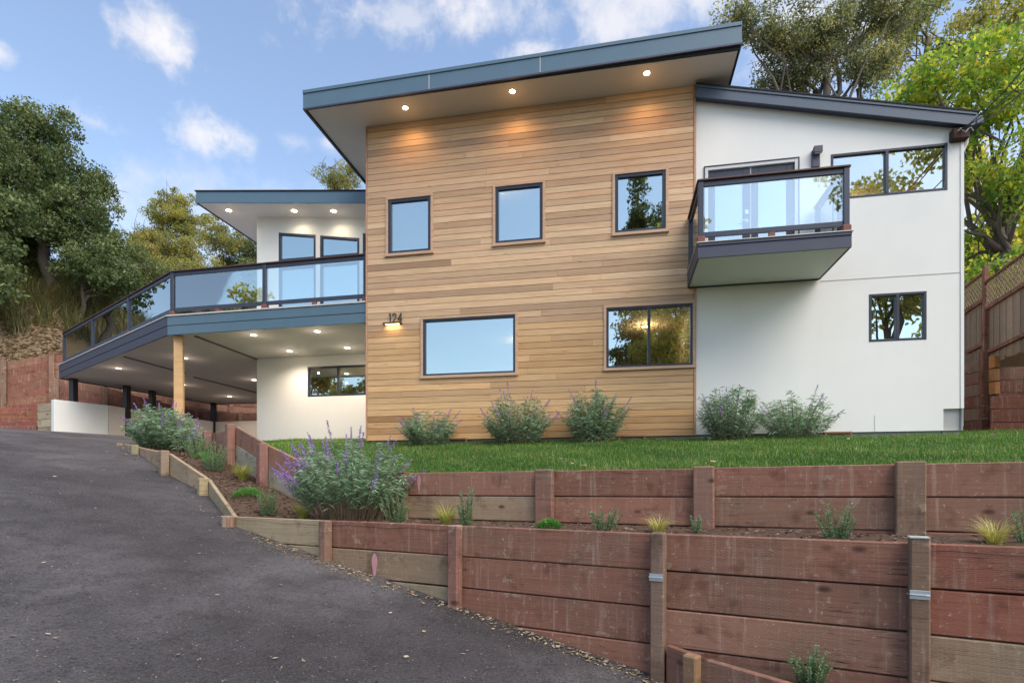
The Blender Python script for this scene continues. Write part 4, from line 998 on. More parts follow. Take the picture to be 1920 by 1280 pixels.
# ------------------------------------------------------------------ leaves and plants
def leaf_mesh(name, C, A, L, W, tint, droop=0.0):
    """diamond leaves: centres C, axes A (unit), lengths L, widths W"""
    C, A = np.asarray(C, float), np.asarray(A, float); n = len(C)
    L = np.broadcast_to(np.asarray(L, float), (n,)); W = np.broadcast_to(np.asarray(W, float), (n,))
    rnd = NR.normal(size=(n, 3)); S = np.cross(A, rnd); S /= np.linalg.norm(S, axis=1)[:, None] + 1e-9
    N = np.cross(A, S)
    f = NR.uniform(-0.15, 0.15, n)[:, None]
    V = np.empty((n, 4, 3)); h = (A * L[:, None]) / 2; s = S * W[:, None] / 2
    V[:, 0] = C - h; V[:, 1] = C + s + N * L[:, None] * f; V[:, 2] = C + h; V[:, 3] = C - s + N * L[:, None] * f
    V[:, 2, 2] -= droop * L
    Q = np.arange(n * 4).reshape(n, 4)
    return fastmesh(name, V.reshape(-1, 3), Q, np.repeat(np.clip(tint, 0, 1), 4))
def unit(a): return a / (np.linalg.norm(a, axis=1)[:, None] + 1e-9)
def stem_path(base, ang, lean, h, curve, n=7):
    """arching stem as array of points"""
    t = np.linspace(0, 1, n); out = lean * h * (t ** curve)
    return np.stack([base[0] + np.cos(ang) * out, base[1] + np.sin(ang) * out, base[2] + h * (t - 0.10 * lean * t ** 3)], 1)
def sage(label, base, h, w, nst, flower=0.5, dens=34, fl_side=None, group='Mexican sage bushes with long narrow leaves', spk=0.16, scale=1.0, tlow=0.05):
    t = thing('sage_bush', label, 'bush', base, group)
    C, A, L, W, T = [], [], [], [], []; fC, fA, fL, fW, fT = [], [], [], [], []
    sV, sF = [], []
    for i in range(nst):
        ang = R.uniform(0, 2 * math.pi); q = math.sqrt(R.random()); lean = q * w / h * 0.75
        hh = h * (1 - 0.55 * q ** 2) * R.uniform(0.72, 1.04)
        b0 = np.array([math.cos(ang) * q * w * 0.38, math.sin(ang) * q * w * 0.30, 0.0])
        P = stem_path(b0, ang, lean * R.uniform(0.8, 1.1), hh, R.uniform(1.0, 1.7), 9)
        v, f = tube([Vector(p) for p in P[::2]], [0.006, 0.005, 0.0045, 0.004, 0.003], 4, False)
        k = len(sV); sV += v; sF += [tuple(j + k for j in q_) for q_ in f]
        m = int(dens * 1.7 * hh / 0.8)
        tt = np.sort(NR.uniform(tlow, 1.0, m)) ** 0.8
        pos = np.stack([np.interp(tt, np.linspace(0, 1, 9), P[:, c]) for c in range(3)], 1)
        az = NR.uniform(0, 2 * np.pi, m); up = NR.uniform(-0.25, 0.75, m)
        ax = unit(np.stack([np.cos(az), np.sin(az), up], 1)); ll = NR.uniform(0.07, 0.15, m) * scale
        C.append(pos + ax * ll[:, None] * 0.5); A.append(ax); L.append(ll); W.append(ll * NR.uniform(0.12, 0.19, m)); T.append(np.clip(NR.normal(0.5, 0.25, m) + (tt - 0.6) * 0.35, 0, 1))
        side = 1.0 if fl_side is None else (2.2 if math.cos(ang - fl_side) > 0.35 else 0.35)
        if R.random() < flower * side and q > 0.15:
            tip = P[-1]; dr = P[-1] - P[-3]; dr = dr / np.linalg.norm(dr); ln = spk * R.uniform(0.7, 1.5)
            mm = int(90 * ln / 0.16); s = NR.uniform(0, 1, mm)
            pos = tip + dr * (s * ln)[:, None] + NR.normal(size=(mm, 3)) * (0.011 * (1 - 0.6 * s))[:, None]
            ax = unit(NR.normal(size=(mm, 3)) + dr * 0.6)
            fC.append((pos, ax, NR.uniform(0.012, 0.024, mm), NR.uniform(0.007, 0.012, mm), NR.uniform(0, 1, mm)))
    o = mkbig('stems', fastmesh('stems', np.array([tuple(v) for v in sV]), np.array(sF)), TWIG, t, base)
    mkbig('foliage', leaf_mesh('foliage', np.concatenate(C), np.concatenate(A), np.concatenate(L), np.concatenate(W), np.concatenate(T), 0.25), SAGE, t, base)
    for pos, ax, l_, w_, t_ in fC:
        c_ = pos.mean(0); mkbig('flower_spike', leaf_mesh('flower_spike', pos - c_, ax, l_, w_, t_), PURPLE, t, Vector(base) + Vector(c_))
    return t
def rosemary(label, base, h, w, nst, group='upright rosemary plants', leaf=0.028, mat=None):
    t = thing('rosemary', label, 'plant', base, group); C, A, L, W, T = [], [], [], [], []; sV, sF = [], []
    for i in range(nst):
        ang = R.uniform(0, 6.283); q = math.sqrt(R.random()); hh = h * R.uniform(0.55, 1.0) * (1 - 0.25 * q)
        b0 = np.array([math.cos(ang) * q * w * 0.35, math.sin(ang) * q * w * 0.35, 0])
        P = stem_path(b0, ang, q * w * 0.35 / hh, hh, 1.3, 6)
        v, f = tube([Vector(p) for p in P], [0.004] * 5 + [0.002], 4, False); k = len(sV); sV += v; sF += [tuple(j + k for j in q_) for q_ in f]
        m = int(hh * 420); tt = NR.uniform(0.03, 1.02, m)
        pos = np.stack([np.interp(tt, np.linspace(0, 1, 6), P[:, c]) for c in range(3)], 1)
        az = NR.uniform(0, 6.283, m); ax = unit(np.stack([np.cos(az), np.sin(az), NR.uniform(0.2, 1.3, m)], 1)); ll = NR.uniform(0.7, 1.3, m) * leaf * (1.15 - 0.5 * tt)
        C.append(pos + ax * ll[:, None] * .5); A.append(ax); L.append(ll); W.append(ll * 0.2 + 0.002); T.append(np.clip(NR.normal(0.45, 0.22, m) + (tt - .5) * 0.5, 0, 1))
    mkbig('stems', fastmesh('stems', np.array([tuple(v) for v in sV]), np.array(sF)), TWIG, t, base)
    mkbig('foliage', leaf_mesh('foliage', np.concatenate(C), np.concatenate(A), np.concatenate(L), np.concatenate(W), np.concatenate(T)), mat or ROSEM, t, base)
    return t
def blades(C0, ang, lean, h, w, tint, seg=3):
    """arching grass blades as quad strips"""
    n = len(C0); ts = np.linspace(0, 1, seg + 1); V = np.empty((n, (seg + 1) * 2, 3))
    dx, dy = np.cos(ang), np.sin(ang)
    for k, t in enumerate(ts):
        out = lean * h * t ** 1.8; z = h * (t - 0.45 * np.clip(lean, 0, 1.6) * t ** 2.6)
        ww = w * (1 - 0.92 * t) / 2
        cx = C0[:, 0] + dx * out; cy = C0[:, 1] + dy * out; cz = C0[:, 2] + z
        V[:, 2 * k] = np.stack([cx - dy * ww, cy + dx * ww, cz], 1); V[:, 2 * k + 1] = np.stack([cx + dy * ww, cy - dx * ww, cz], 1)
    b = np.arange(n)[:, None] * (seg + 1) * 2
    Q = np.concatenate([b + np.array([2 * k, 2 * k + 1, 2 * k + 3, 2 * k + 2]) for k in range(seg)], 0)
    return V.reshape(-1, 3), Q, np.repeat(tint, (seg + 1) * 2)
def sedge(label, base, h, n=170, group='yellow green sedge clumps', tshift=0.0):
    m = n; az = NR.uniform(0, 6.283, m); q = NR.uniform(0, 1, m) ** 0.6
    C0 = np.stack([np.cos(az) * q * 0.05, np.sin(az) * q * 0.05, np.zeros(m)], 1)
    V, Q, T = blades(C0, az + NR.normal(0, .3, m), NR.uniform(0.3, 1.3, m), h * NR.uniform(0.7, 1.15, m), np.full(m, 0.007), np.clip(NR.normal(0.45 + tshift, 0.25, m), 0, 1))
    o = mkbig('sedge_clump', fastmesh('sedge_clump', V, Q, T), SEDGE, None, base); return tag(o, label, 'plant', group)
def mound(label, base, r, h, group='bright green feathery mounds', n=1300):
    a = NR.uniform(0, 6.283, n); q = np.sqrt(NR.uniform(0, 1, n)); z = np.sqrt(np.clip(1 - q ** 2, 0, 1)) * h * NR.uniform(0.6, 1.1, n)
    C = np.stack([np.cos(a) * q * r, np.sin(a) * q * r, z], 1); A = unit(np.stack([np.cos(a) * q, np.sin(a) * q, NR.uniform(0.4, 1.2, n)], 1) + NR.normal(size=(n, 3)) * .35)
    o = mkbig('green_mound', leaf_mesh('green_mound', C, A, NR.uniform(0.025, 0.055, n), 0.007, np.clip(z / h * 0.6 + NR.normal(0.2, .2, n), 0, 1)), MOUND, None, base); return tag(o, label, 'plant', group)
def hit(u, v, zf, lo=2.0, hi=30.0):
    r = ray(u, v); d = lo
    while d < hi:
        if E + r.z * d <= zf(r.x * d, r.y * d): break
        d += 0.02
    return Vector((r.x * d, r.y * d, zf(r.x * d, r.y * d)))
def bedat(u, dcam):
    r = ray(u, 900); x, y = r.x * dcam, r.y * dcam; return Vector((x, y, z_bed(x, y) - 0.01))
# grass of the lawn
def lawn_blades():
    n = 205000
    x = NR.uniform(-9.5, 11.5, n); yf = np.array([lawn_front(v) for v in x]); q = NR.uniform(0, 1, n) ** 1.35
    yb = np.where(x < XL, YW - 0.03, np.where(x < XR, D - 0.0, 13.0)); y = yf + 0.02 + (yb - yf) * q
    z = np.array([z_lawn(a, b) for a, b in zip(x, y)]) + 0.012 * np.sin(3.1 * x) * np.sin(2.3 * y + x)
    patch = np.sin(x * 1.7 + 1.3 * np.sin(y * 1.1)) * np.sin(y * 2.1 + np.sin(x)) * 0.5 + np.sin(x * 5.1 + y * 3.3) * 0.25
    h = NR.uniform(0.03, 0.075, n) * (1 + 0.4 * patch) * (1 + (NR.uniform(size=n) < 0.08) * 0.7)
    tint = np.clip(NR.normal(0.46, 0.24, n) + 0.22 * patch + 0.5 * np.clip(np.sin(x * 0.9 + 2) * np.sin(y * 1.3 + x * 0.4) - 0.75, 0, 1) + (NR.uniform(size=n) < 0.05) * 0.5, 0, 1)
    V, Q, T = blades(np.stack([x, y, z], 1), NR.uniform(0, 6.283, n), NR.uniform(0.1, 1.6, n), h, NR.uniform(0.005, 0.011, n), tint, 2)
    return mkbig('grass', fastmesh('grass', V, Q, T), GRASS)
tag(lawn_blades(), kind='stuff', label='short green lawn grass on the terrace', cat='grass')
# sages along the house
for u, dep, hpx, wpx, ns, lab in ((803, 0.45, 70, 84, 66, 'low sage bush with few flowers, nearest the left corner of the cedar wall'),
                                  (970, 0.5, 98, 96, 66, 'tall sage bush at the cedar wall just right of the big picture window'),
                                  (1116, 0.5, 104, 90, 66, 'tall sage bush against the cedar wall under the sliding window'),
                                  (1368, 0.45, 110, 88, 50, 'airy sage bush at the seam of cedar and white wall'),
                                  (1490, 0.45, 92, 106, 50, 'wide sage bush alone against the white wall')):
    r = ray(u, 800); y = D - dep; x = r.x / r.y * y; dcam = y / r.y
    sage(lab, Vector((x, y, z_lawn(x, y) - 0.02)), hpx / F * dcam * 1.0, wpx / F * dcam, int(ns * 1.5), R.uniform(0.08, 0.2), 30)
sage('big sage bush full of purple flowers in the bed below the lawn', bedat(655, 6.75), 1.04, 1.08, 130, 0.5, 44, math.pi, spk=0.18, scale=0.85, tlow=0.32)
sage('sage bush with purple spikes at the foot of the cedar carport post', bedat(303, 11.6) , 0.92, 0.95, 140, 0.28, 44)
sage('small second sage leaning out beside the carport post', bedat(352, 11.2), 0.62, 0.42, 50, 0.2, 34)
for u, dc, h, w, n, lab in ((372, 9.9, 0.36, 0.34, 26, 'bushy grey green rosemary nearest the carport post sage'), (402, 8.75, 0.40, 0.30, 26, 'feathery rosemary in the middle of the sloping bed'),
                            (503, 7.05, 0.33, 0.20, 16, 'rosemary at the lower corner of the sloping bed, left of the big sage'), (745, 6.25, 0.34, 0.26, 14, 'rosemary right of the big sage, spreading at its foot'),
                            (876, 5.75, 0.42, 0.16, 9, 'tall rosemary with two upright spikes beside a sedge clump'), (1135, 5.15, 0.24, 0.20, 10, 'small rosemary midway along the strip between the two timber walls'),
                            (1305, 4.95, 0.17, 0.12, 6, 'tiny rosemary by an upper wall post'), (1568, 4.35, 0.28, 0.20, 10, 'rosemary with three thin tips against the upper wall boards'), (1932, 3.95, 0.26, 0.16, 8, 'rosemary cut by the right edge of the picture')):
    rosemary(lab, bedat(u, dc), h * 1.25, w * 1.2, int(n * 1.3))
r_ = L_front(1490) + Vector(CAMDIR) * 0.22
zz = le_z[1] - 0.08 + s_ * (L_front(1490) - lp[1]).length
rosemary('rosemary at the bottom edge behind the lowest edging board', Vector((r_.x, r_.y, zz)), max(0.3, at_d(1522, 1205, w2c(r_.x, r_.y)[1]).z - zz), 0.19, 34)
for u, dc, h, n, lab in ((396, 10.3, 0.26, 170, 'sedge clump at the top of the sloping bed by the short wall'), (455, 8.55, 0.30, 190, 'sedge clump beside the grey boards of the sloping wall'), (568, 6.75, 0.28, 150, 'sedge clump tucked left of the big sage'),
                         (838, 5.95, 0.26, 170, 'leaning sedge clump beside the tall rosemary'), (1235, 4.95, 0.19, 120, 'straw coloured sedge in the middle of the strip'), (1866, 4.0, 0.22, 130, 'pale sedge clump drooping over the wall at the right')):
    sedge(lab, bedat(u, dc), h * 1.15, int(n * 1.25), tshift=0.3 if u > 1000 else 0.0)
for u, dc, r, h, lab in ((385, 9.55, 0.17, 0.13, 'green mound behind the feathery rosemary'), (466, 7.6, 0.21, 0.15, 'green mound low in the sloping bed'), (1030, 5.35, 0.12, 0.10, 'small green mound alone at an upper wall post'), (398, 9.15, 0.16, 0.16, 'green mound against the middle rosemary')):
    mound(lab, bedat(u, dc), r, h)
# mulch chips, drive grit and fallen leaves
def scatter(name, pts, L, W, mat, kind='stuff', label=None, tl=(0, 1)):
    n = len(pts); az = NR.uniform(0, 6.283, n); A = np.stack([np.cos(az), np.sin(az), NR.normal(0, 0.18, n)], 1)
    ll = NR.uniform(*L, n); V = np.empty((n, 4, 3)); S = np.stack([-np.sin(az), np.cos(az), NR.normal(0, 0.25, n)], 1); C = np.array(pts)
    w = ll * NR.uniform(*W, n)
    V[:, 0] = C - A * ll[:, None] / 2; V[:, 1] = C - S * w[:, None] / 2; V[:, 2] = C + A * ll[:, None] / 2; V[:, 3] = C + S * w[:, None] / 2
    o = mkbig(name, fastmesh(name, V.reshape(-1, 3), np.arange(n * 4).reshape(n, 4), np.repeat(NR.uniform(*tl, n), 4)), mat)
    return tag(o, label, None, None, kind)
pts = []
for _ in range(9000):
    i = R.randrange(len(bA) - 1); t = R.random(); p = bA[i].lerp(bA[i + 1], R.random()).lerp(bB[i].lerp(bB[i + 1], R.random()), 0.03 + 0.94 * t); pts.append((p.x, p.y, z_bed(p.x, p.y) + 0.012))
CHIP = m_leaf('bark_chips', [(0, (0.05, 0.03, 0.02)), (0.7, (0.14, 0.09, 0.06)), (1, (0.30, 0.22, 0.16))], 0.0, 0.9)
scatter('bark_mulch', pts, (0.02, 0.06), (0.2, 0.5), CHIP)
pts = []
for _ in range(420):            # leaves blown against the foot of the walls
    u = R.uniform(470, 1290); p = L_front(u) + Vector(CAMDIR) * (0.05 + abs(R.gauss(0, 0.09))); pts.append((p.x, p.y, z_drive(p.x, p.y) + 0.012))
for _ in range(150):
    i = R.randrange(4); p = EDG[i].lerp(EDG[i + 1], R.random()) + Vector((-1, -0.6, 0)).normalized() * (0.06 + abs(R.gauss(0, 0.1))); pts.append((p.x, p.y, z_drive(p.x, p.y) + 0.012))
for _ in range(480):
    p = c2w(R.uniform(-9, 2.2), R.uniform(2.2, 12)); 
    if s_of(*p) > 1 and (p[1] < 7.5 or p[0] < -9): pts.append((p[0], p[1], z_drive(*p) + 0.012))
def on_drive(p):
    c = w2c(p[0], p[1])
    if c[1] > 4.88 - 0.53 * c[0] + 0.0 and c[0] > -3.3: return False
    if c[0] <= -3.3 and c[1] > 6.5 and c[0] > -3.29 - (c[1] - 6.62) * 0.955 - 0.05: return False
    return True
pts = [p for p in pts if on_drive(p)]
scatter('fallen_leaves', pts, (0.018, 0.055), (0.4, 0.7), DRYLEAF, tl=(0.25, 1))
pts = []
for _ in range(2600):
    u = R.uniform(500, 700) if R.random() < 0.6 else R.uniform(440, 1260); p = L_front(u) + Vector(CAMDIR) * (0.03 + abs(R.gauss(0, 0.16)))
    if on_drive(p): pts.append((p.x, p.y, z_drive(p.x, p.y) + 0.008))
for _ in range(2200):
    p = c2w(R.uniform(-8, 2.0), R.uniform(2.2, 10))
    if on_drive(p): pts.append((p[0], p[1], z_drive(*p) + 0.006))
stones = []
for _ in range(16000):
    d_ = R.uniform(2.3, 7.5) ; x_ = R.uniform(-0.95, 0.36) * d_
    p = c2w(x_, d_)
    if on_drive(p): stones.append((p[0], p[1], z_drive(*p) + 0.003))
STONE = m_leaf('asphalt_stones', [(0, (0.035, 0.032, 0.033)), (0.6, (0.13, 0.12, 0.12)), (1, (0.30, 0.28, 0.27))], 0.0, 0.8)
scatter('asphalt_stones', stones, (0.006, 0.016), (0.6, 0.95), STONE)
scatter('loose_grit', pts, (0.006, 0.018), (0.6, 0.95), DRYLEAF, tl=(0.2, 0.9))
pts = []
for _ in range(60):
    x = R.uniform(-3, 6); y = R.uniform(y_upper(x) + .1, D - .3); pts.append((x, y, z_lawn(x, y) + 0.06))
scatter('leaves_on_lawn', pts, (0.05, 0.11), (0.5, 0.8), DRYLEAF, tl=(0.2, 0.8))
pts = []
for _ in range(16000):          # leaf litter on the bank above the tall wall
    u = R.uniform(-40, 330); d = R.uniform(20.5, 30); r = ray(u, 650); x, y = r.x * d, r.y * d; pts.append((x, y, z_hill(x, y) + 0.03))
scatter('leaf_litter', pts, (0.08, 0.2), (0.4, 0.8), DRYLEAF, tl=(0, 0.9))

# ------------------------------------------------------------------ trees
def limb(p, q, r0, r1, sag=0.0, n=6, wig=0.06):
    p, q = Vector(p), Vector(q); L = (q - p).length; pts = []
    for k in range(n):
        t = k / (n - 1); v = p.lerp(q, t) + Vector((R.gauss(0, 1), R.gauss(0, 1), R.gauss(0, .6))) * wig * L * (0 if k in (0, n - 1) else 1) * 0.5; v.z += math.sin(math.pi * t) * sag * L; pts.append(v)
    return tube(pts, [r0 + (r1 - r0) * (k / (n - 1)) ** 0.8 for k in range(n)], 7)
def tree(name, label, base, blobs, nclump, nleaf, leaf, mat, cat='tree', r0=0.25, trunk_top=None, group=None, clump_r=(0.35, 0.8), nlimb=14, tmean=0.45, tsd=0.2, shell=0.55, twigs=0, forks=1):
    """trunk, limbs and a crown of leaf clumps; blobs = (dx, dy, z, rx, ry, rz) around the base"""
    base = Vector(base); t = thing(name, label, cat, base, group)
    wts = [(b[3] * b[4] * b[5]) ** 0.6 for b in blobs]; cl_ = []
    for _ in range(nclump):
        b = R.choices(blobs, wts)[0]; v = Vector((R.gauss(0, 1), R.gauss(0, 1), R.gauss(0, 1))).normalized() * (shell + (1 - shell) * R.random()) * R.random() ** 0.15
        cl_.append((Vector((b[0] + v.x * b[3], b[1] + v.y * b[4], b[2] + v.z * b[5])), R.uniform(*clump_r)))
    top = Vector(trunk_top) if trunk_top else Vector((blobs[0][0], blobs[0][1], blobs[0][2]))
    ps = [limb((0, 0, -0.4), top, r0, r0 * 0.45, 0, 8, 0.035)]
    ks = R.sample(range(len(cl_)), min(nlimb, len(cl_)))
    for k in ks:
        f = R.uniform(0.35, 1.0); s = Vector((0, 0, 0)).lerp(top, f); ps.append(limb(s, cl_[k][0], r0 * 0.40 * (1.1 - 0.5 * f), 0.02, 0.06, 6, 0.08))
    for _ in range(twigs):
        a = R.choice(cl_)[0]; b = a + Vector((R.gauss(0, 1), R.gauss(0, 1), R.gauss(0.3, 1))).normalized() * R.uniform(0.6, 1.6); ps.append(tube([a, (a + b) / 2 + Vector((R.gauss(0, .08), R.gauss(0, .08), 0)), b], [0.025, 0.016, 0.006], 4, False))
    mk('trunk', (lambda J: ([v + base for v in J[0]], J[1]))(join(*ps)), BARK, t, base, smooth=True)
    per = nleaf // nclump
    C, A, T = [], [], []
    for c, r in cl_:
        m = max(4, int(per * (r / sum(clump_r) * 2) ** 1.5)); d = NR.normal(size=(m, 3)); d = unit(d) * (NR.uniform(0, 1, m) ** 0.45)[:, None] * np.array([r, r, r * 0.7])
        C.append(np.array(c) + d); a = NR.normal(size=(m, 3)); a[:, 2] -= 0.4; A.append(unit(a)); T.append(np.clip(NR.normal(tmean + R.gauss(0, tsd * 0.7), tsd, m), 0, 1))
    C, A, T = np.concatenate(C), np.concatenate(A), np.concatenate(T); n = len(C); ll = NR.uniform(0.6, 1.3, n) * leaf
    mkbig('crown', leaf_mesh('crown', C, A, ll, ll * NR.uniform(0.45, 0.7, n), T, 0.1), mat, t, base)
    return t
def tb(u, d):
    r = ray(u, 600); x, y = r.x * d, r.y * d; return Vector((x, y, z_hill(x, y) - 0.1))
def blob(base, u, v, d, ru, rv, depth=None):
    """crown lobe seen at picture place u, v and distance d; radii in picture pixels"""
    p = at_d(u, v, d) - base; return (p.x, p.y, p.z, ru / F * d, depth or ru / F * d, rv / F * d)
b = tb(95, 27)
tree('oak_tree', 'big dark green oak filling the left edge of the hillside', b, [blob(b, 60, 330, 27, 120, 120), blob(b, 140, 420, 26.5, 95, 90), blob(b, 20, 270, 27.5, 90, 70), blob(b, 90, 250, 27.5, 60, 50), blob(b, 30, 460, 27, 110, 80), blob(b, 175, 350, 27, 40, 50), blob(b, 195, 470, 26, 50, 55)], 330, 70000, 0.14, OAK, r0=0.3, nlimb=40, clump_r=(0.3, 0.85), tmean=0.5, tsd=0.24, shell=0.25, twigs=60)
b = tb(-70, 22)
tree('oak_tree', 'bluish green broadleaf at the left edge in front of the big oak', b, [blob(b, -40, 480, 22, 70, 90), blob(b, -20, 380, 22, 60, 60), blob(b, -10, 530, 21.5, 46, 34)], 70, 9000, 0.17, OAK, r0=0.16, nlimb=10, tmean=0.62, tsd=0.22)
b = tb(150, 25)
o = tree('slender_tree', 'slender tree with a pale trunk leaning under the big oak', b, [blob(b, 170, 500, 25, 60, 45), blob(b, 215, 520, 25, 46, 40)], 50, 7500, 0.16, OAK, r0=0.13, nlimb=7, tmean=0.5, trunk_top=at_d(157, 520, 25) - b)
for u, d, blobs_, nm, lab, mt, tm, n in (
    (345, 36, ((345, 420, 70, 60), (320, 400, 50, 50), (400, 440, 60, 50), (330, 375, 26, 26), (300, 455, 40, 34)), 'autumn_tree', 'thin crowned yellow olive tree behind the deck with sky showing through', OLIVE, 0.45, 15000),
    (455, 38, ((460, 465, 50, 46), (430, 490, 40, 30), (500, 470, 40, 40)), 'green_tree', 'dense green tree just left of the upper white wall', OAK, 0.75, 9000),
    (270, 33, ((262, 470, 40, 50), (250, 520, 60, 46), (310, 510, 60, 36)), 'autumn_tree', 'yellow green tree between the big oak and the deck railing', OLIVE, 0.40, 10000),
    (385, 30, ((380, 525, 75, 46), (320, 545, 60, 40), (430, 540, 50, 40)), 'autumn_tree', 'low yellow green tree crowding the deck railing from behind', OLIVE, 0.42, 9000),
    (470, 31, ((470, 530, 50, 46), (440, 560, 40, 30)), 'green_tree', 'low green tree seen through the deck glass beside the white wall', OAK, 0.75, 8000),
    (255, 28.5, ((245, 505, 46, 50), (285, 525, 46, 40), (215, 540, 40, 30)), 'green_tree', 'low green tree filling the gap right of the big oak', OAK, 0.72, 9000),
    (310, 34, ((300, 470, 46, 40), (345, 480, 40, 36), (270, 450, 30, 34)), 'autumn_tree', 'low yellow green tree behind the corner post of the deck railing', OLIVE, 0.48, 9000),
    (640, 40, ((635, 340, 46, 34), (600, 335, 24, 24), (660, 315, 26, 18)), 'autumn_tree', 'sparse treetop over the small roof left of the cedar wall', OLIVE, 0.35, 3600)):
    b = tb(u, d)
    tree(nm, lab, b, [blob(b, a1, a2, d, a3, a4) for a1, a2, a3, a4 in blobs_], 170 if n > 4000 else 70, int(n * 1.6), 0.115, mt, r0=0.2, nlimb=16, tmean=tm, clump_r=(0.2, 0.6), twigs=70, shell=0.2)
# right side
b = tb(1560, 24)
tree('oak_tree', 'tall grey green oak towering behind the main roof at the right', b, [blob(b, 1530, 75, 24, 130, 75), blob(b, 1440, 70, 24, 70, 70), blob(b, 1650, 30, 24, 120, 70), blob(b, 1480, 150, 24.5, 90, 50), blob(b, 1390, 40, 24, 46, 34), blob(b, 1620, 140, 24, 90, 50)], 280, 42000, 0.11, GREYOAK, r0=0.28, nlimb=34, tmean=0.58, tsd=0.24, clump_r=(0.3, 0.7), twigs=80, shell=0.15)
b = tb(1878, 17.5)
TT = at_d(1880, 410, 17.2) - b
mt_ = tree('maple_tree', 'yellow green maple with a forked grey trunk behind the fence', b, [blob(b, 1870, 250, 16.5, 120, 110, 2.0), blob(b, 1800, 170, 17, 110, 60, 2.0), blob(b, 1900, 110, 16.5, 90, 90, 2), blob(b, 1700, 175, 17.5, 70, 36, 1.5), blob(b, 1890, 500, 15.5, 70, 40, 1.2), blob(b, 1860, 560, 17, 60, 30, 1.0), blob(b, 1830, 470, 18, 60, 60, 1.5), blob(b, 1920, 340, 16, 50, 60, 1.5)], 190, 17000, 0.15, MAPLE, r0=0.27, nlimb=26, tmean=0.36, tsd=0.24, clump_r=(0.3, 0.75), trunk_top=TT, twigs=50)
for (u0, v0, u1, v1, r0_) in ((1878, 440, 1810, 372, 0.11), (1880, 470, 1808, 432, 0.10), (1880, 410, 1930, 330, 0.12), (1882, 405, 1850, 300, 0.09)):
    J = limb(at_d(u0, v0, 17.2), at_d(u1, v1, 16.8), r0_, 0.035, 0.08, 7, 0.05)
    mk('limb', J, BARK, mt_, smooth=True)
b = tb(1850, 26)
tree('maple_tree', 'sunny yellow tree low behind the maple at the right edge', b, [blob(b, 1850, 500, 25, 90, 60), blob(b, 1790, 300, 26, 60, 110), blob(b, 1900, 420, 26, 70, 60)], 80, 9000, 0.2, MAPLE, r0=0.2, nlimb=10, tmean=0.62, tsd=0.22)
b = tb(1740, 30)
tree('autumn_tree', 'bare topped olive tree at the upper right corner', b, [blob(b, 1740, 70, 29, 120, 90), blob(b, 1860, 50, 29, 90, 60)], 70, 8000, 0.2, OLIVE, r0=0.25, nlimb=22, tmean=0.4, twigs=60)
# trees across the road behind the camera: the windows mirror them
for x, y, h, w, mt, nm, lab in ((3.0, -14, 21, 3.4, OLIVE, 'autumn_tree', 'golden tree across the road, mirrored in the lower sliding window'), (13.2, -8, 25, 4.2, OLIVE, 'autumn_tree', 'wide golden tree across the road, mirrored in the upper right window'), (-16.5, -10, 12, 3.2, OLIVE, 'autumn_tree', 'small golden tree across the drive, mirrored in the carport window'), (-22.5, -9, 12.5, 3.2, OLIVE, 'autumn_tree', 'outer small golden tree across the drive, mirrored in the carport window')):
    b = Vector((x, y, z_drive(x, y) - 0.35))
    tree(nm, lab, b, [(0, 0, h * 0.70, w, w, h * 0.26), (w * .3, 0, h * 0.45, w * .9, w * .9, h * 0.22)], 110, 15000, 0.28, mt, r0=0.3, nlimb=12, clump_r=(0.5, 1.1), tmean=0.5)
for x, y, h in ((1.3, -18, 28.5), (2.9, -20, 26.5)):
    b = Vector((x, y, z_drive(x, y) - 0.35))
    tree('conifer_tree', 'tall conifer across the road, mirrored in the cedar wall windows' if x < 2 else 'shorter conifer across the road, mirrored in the cedar wall windows', b, [(0, 0, h * (0.35 + 0.09 * k), 2.6 * (1 - k / 7.5), 2.6 * (1 - k / 7.5), h * 0.07) for k in range(7)], 220, 22000, 0.24, OAK, r0=0.2, nlimb=8, clump_r=(0.4, 0.8), tmean=0.7, trunk_top=(0, 0, h * 0.86), shell=0.1)
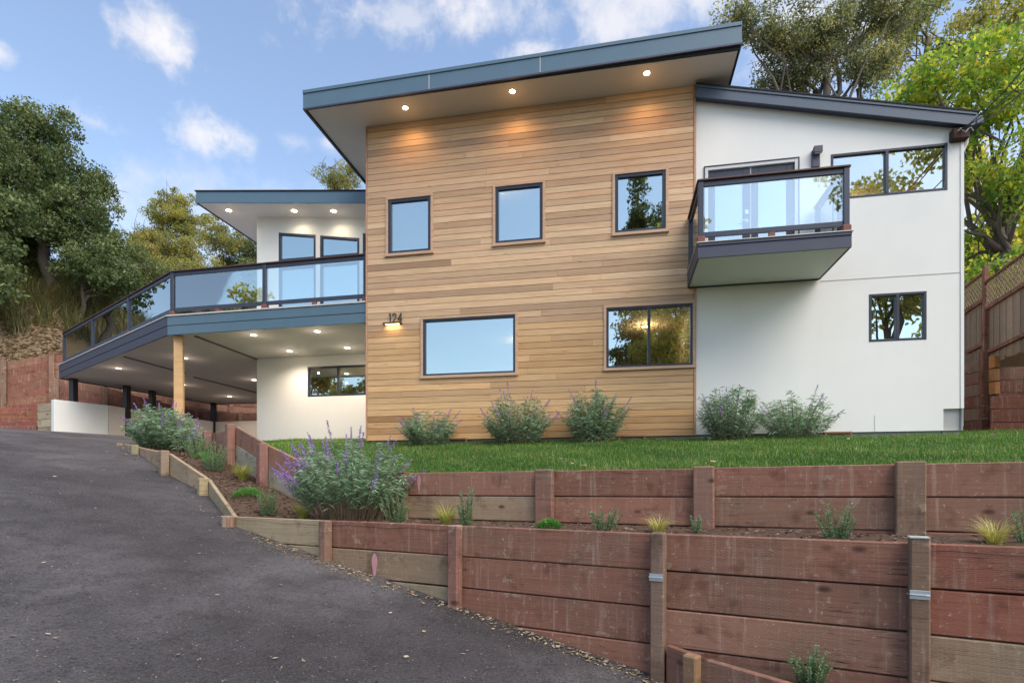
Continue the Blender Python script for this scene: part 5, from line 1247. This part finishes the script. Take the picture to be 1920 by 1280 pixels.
for x, y in ((-34, 18.5), (-28.5, 16.5)):
    b = Vector((x, y, z_hill(x, y) - 0.2))
    tree('oak_tree', 'oak beyond the left picture edge, mirrored in the deck glass' if x < -30 else 'nearer oak beyond the left picture edge, mirrored in the deck glass', b, [(0, 0, 5, 3, 3, 3), (1, 0.5, 7, 2, 2, 2)], 70, 7000, 0.26, OAK, r0=0.25, nlimb=8, clump_r=(0.5, 1.0), tmean=0.55)
# hillside brush
def brush():
    n = 40000; u = np.concatenate([NR.uniform(-60, 530, 28000), NR.uniform(-900, -60, 12000)]); d = np.where((u > 200) & (NR.uniform(size=n) < 0.6), NR.uniform(26, 46, n), NR.uniform(22.5, 33, n)); C = []
    keep = []
    for i in range(n):
        r = ray(u[i], 600); x, y = r.x * d[i], r.y * d[i]; z = z_hill(x, y)
        C.append((x, y, z)); v = CY - (z - E) / d[i] * F
        keep.append(v < 628 + 14 * math.sin(u[i] * 0.05) and math.sin(u[i] * 0.11 + d[i]) + R.random() * 1.2 > 0.2)
    k = np.array(keep); C = np.array(C)[k]
    rx, ry = NR.uniform(10.2, 26, 9000), NR.uniform(4, 26, 9000)
    C = np.concatenate([C, np.array([(a, b, z_hill(a, b)) for a, b in zip(rx, ry)])]); m = len(C)
    V, Q, T = blades(C, NR.uniform(0, 6.283, m), NR.uniform(0.2, 1.0, m), NR.uniform(0.4, 1.5, m), NR.uniform(0.02, 0.05, m), np.clip(NR.normal(0.4, 0.25, m), 0, 1), 2)
    return mkbig('hillside_undergrowth', fastmesh('hillside_undergrowth', V, Q, T), BRUSH)
tag(brush(), kind='stuff')

# overhead service cables at the right eave
sv = thing('service_cables', 'thin black overhead cables running from the right eave up past the trees', 'cables', (ep.x, D - 0.1, ep.z))
for k, (u, v, dd) in enumerate(((2020, 30, 6.0), (2040, -40, 6.2), (2010, 70, 6.0))):
    a = Vector((ep.x - 0.05 + 0.03 * k, D - 0.15, ep.z + 0.03)); b_ = at_d(u, v, dd)
    pts = [a.lerp(b_, t / 10) - Vector((0, 0, math.sin(math.pi * t / 10) * 0.18)) for t in range(11)]
    mk('cable', tube(pts, 0.010, 6, False), BLACKP, sv)
mk('cable_loop', tube([ep + Vector((-0.13 + 0.04 * k, -0.14 - 0.01 * (k % 2), -0.03 + 0.04 * math.sin(k * 1.7))) for k in range(7)], 0.008, 6, False), plain('pale_cable', (0.4, 0.38, 0.36), 0.6), sv)
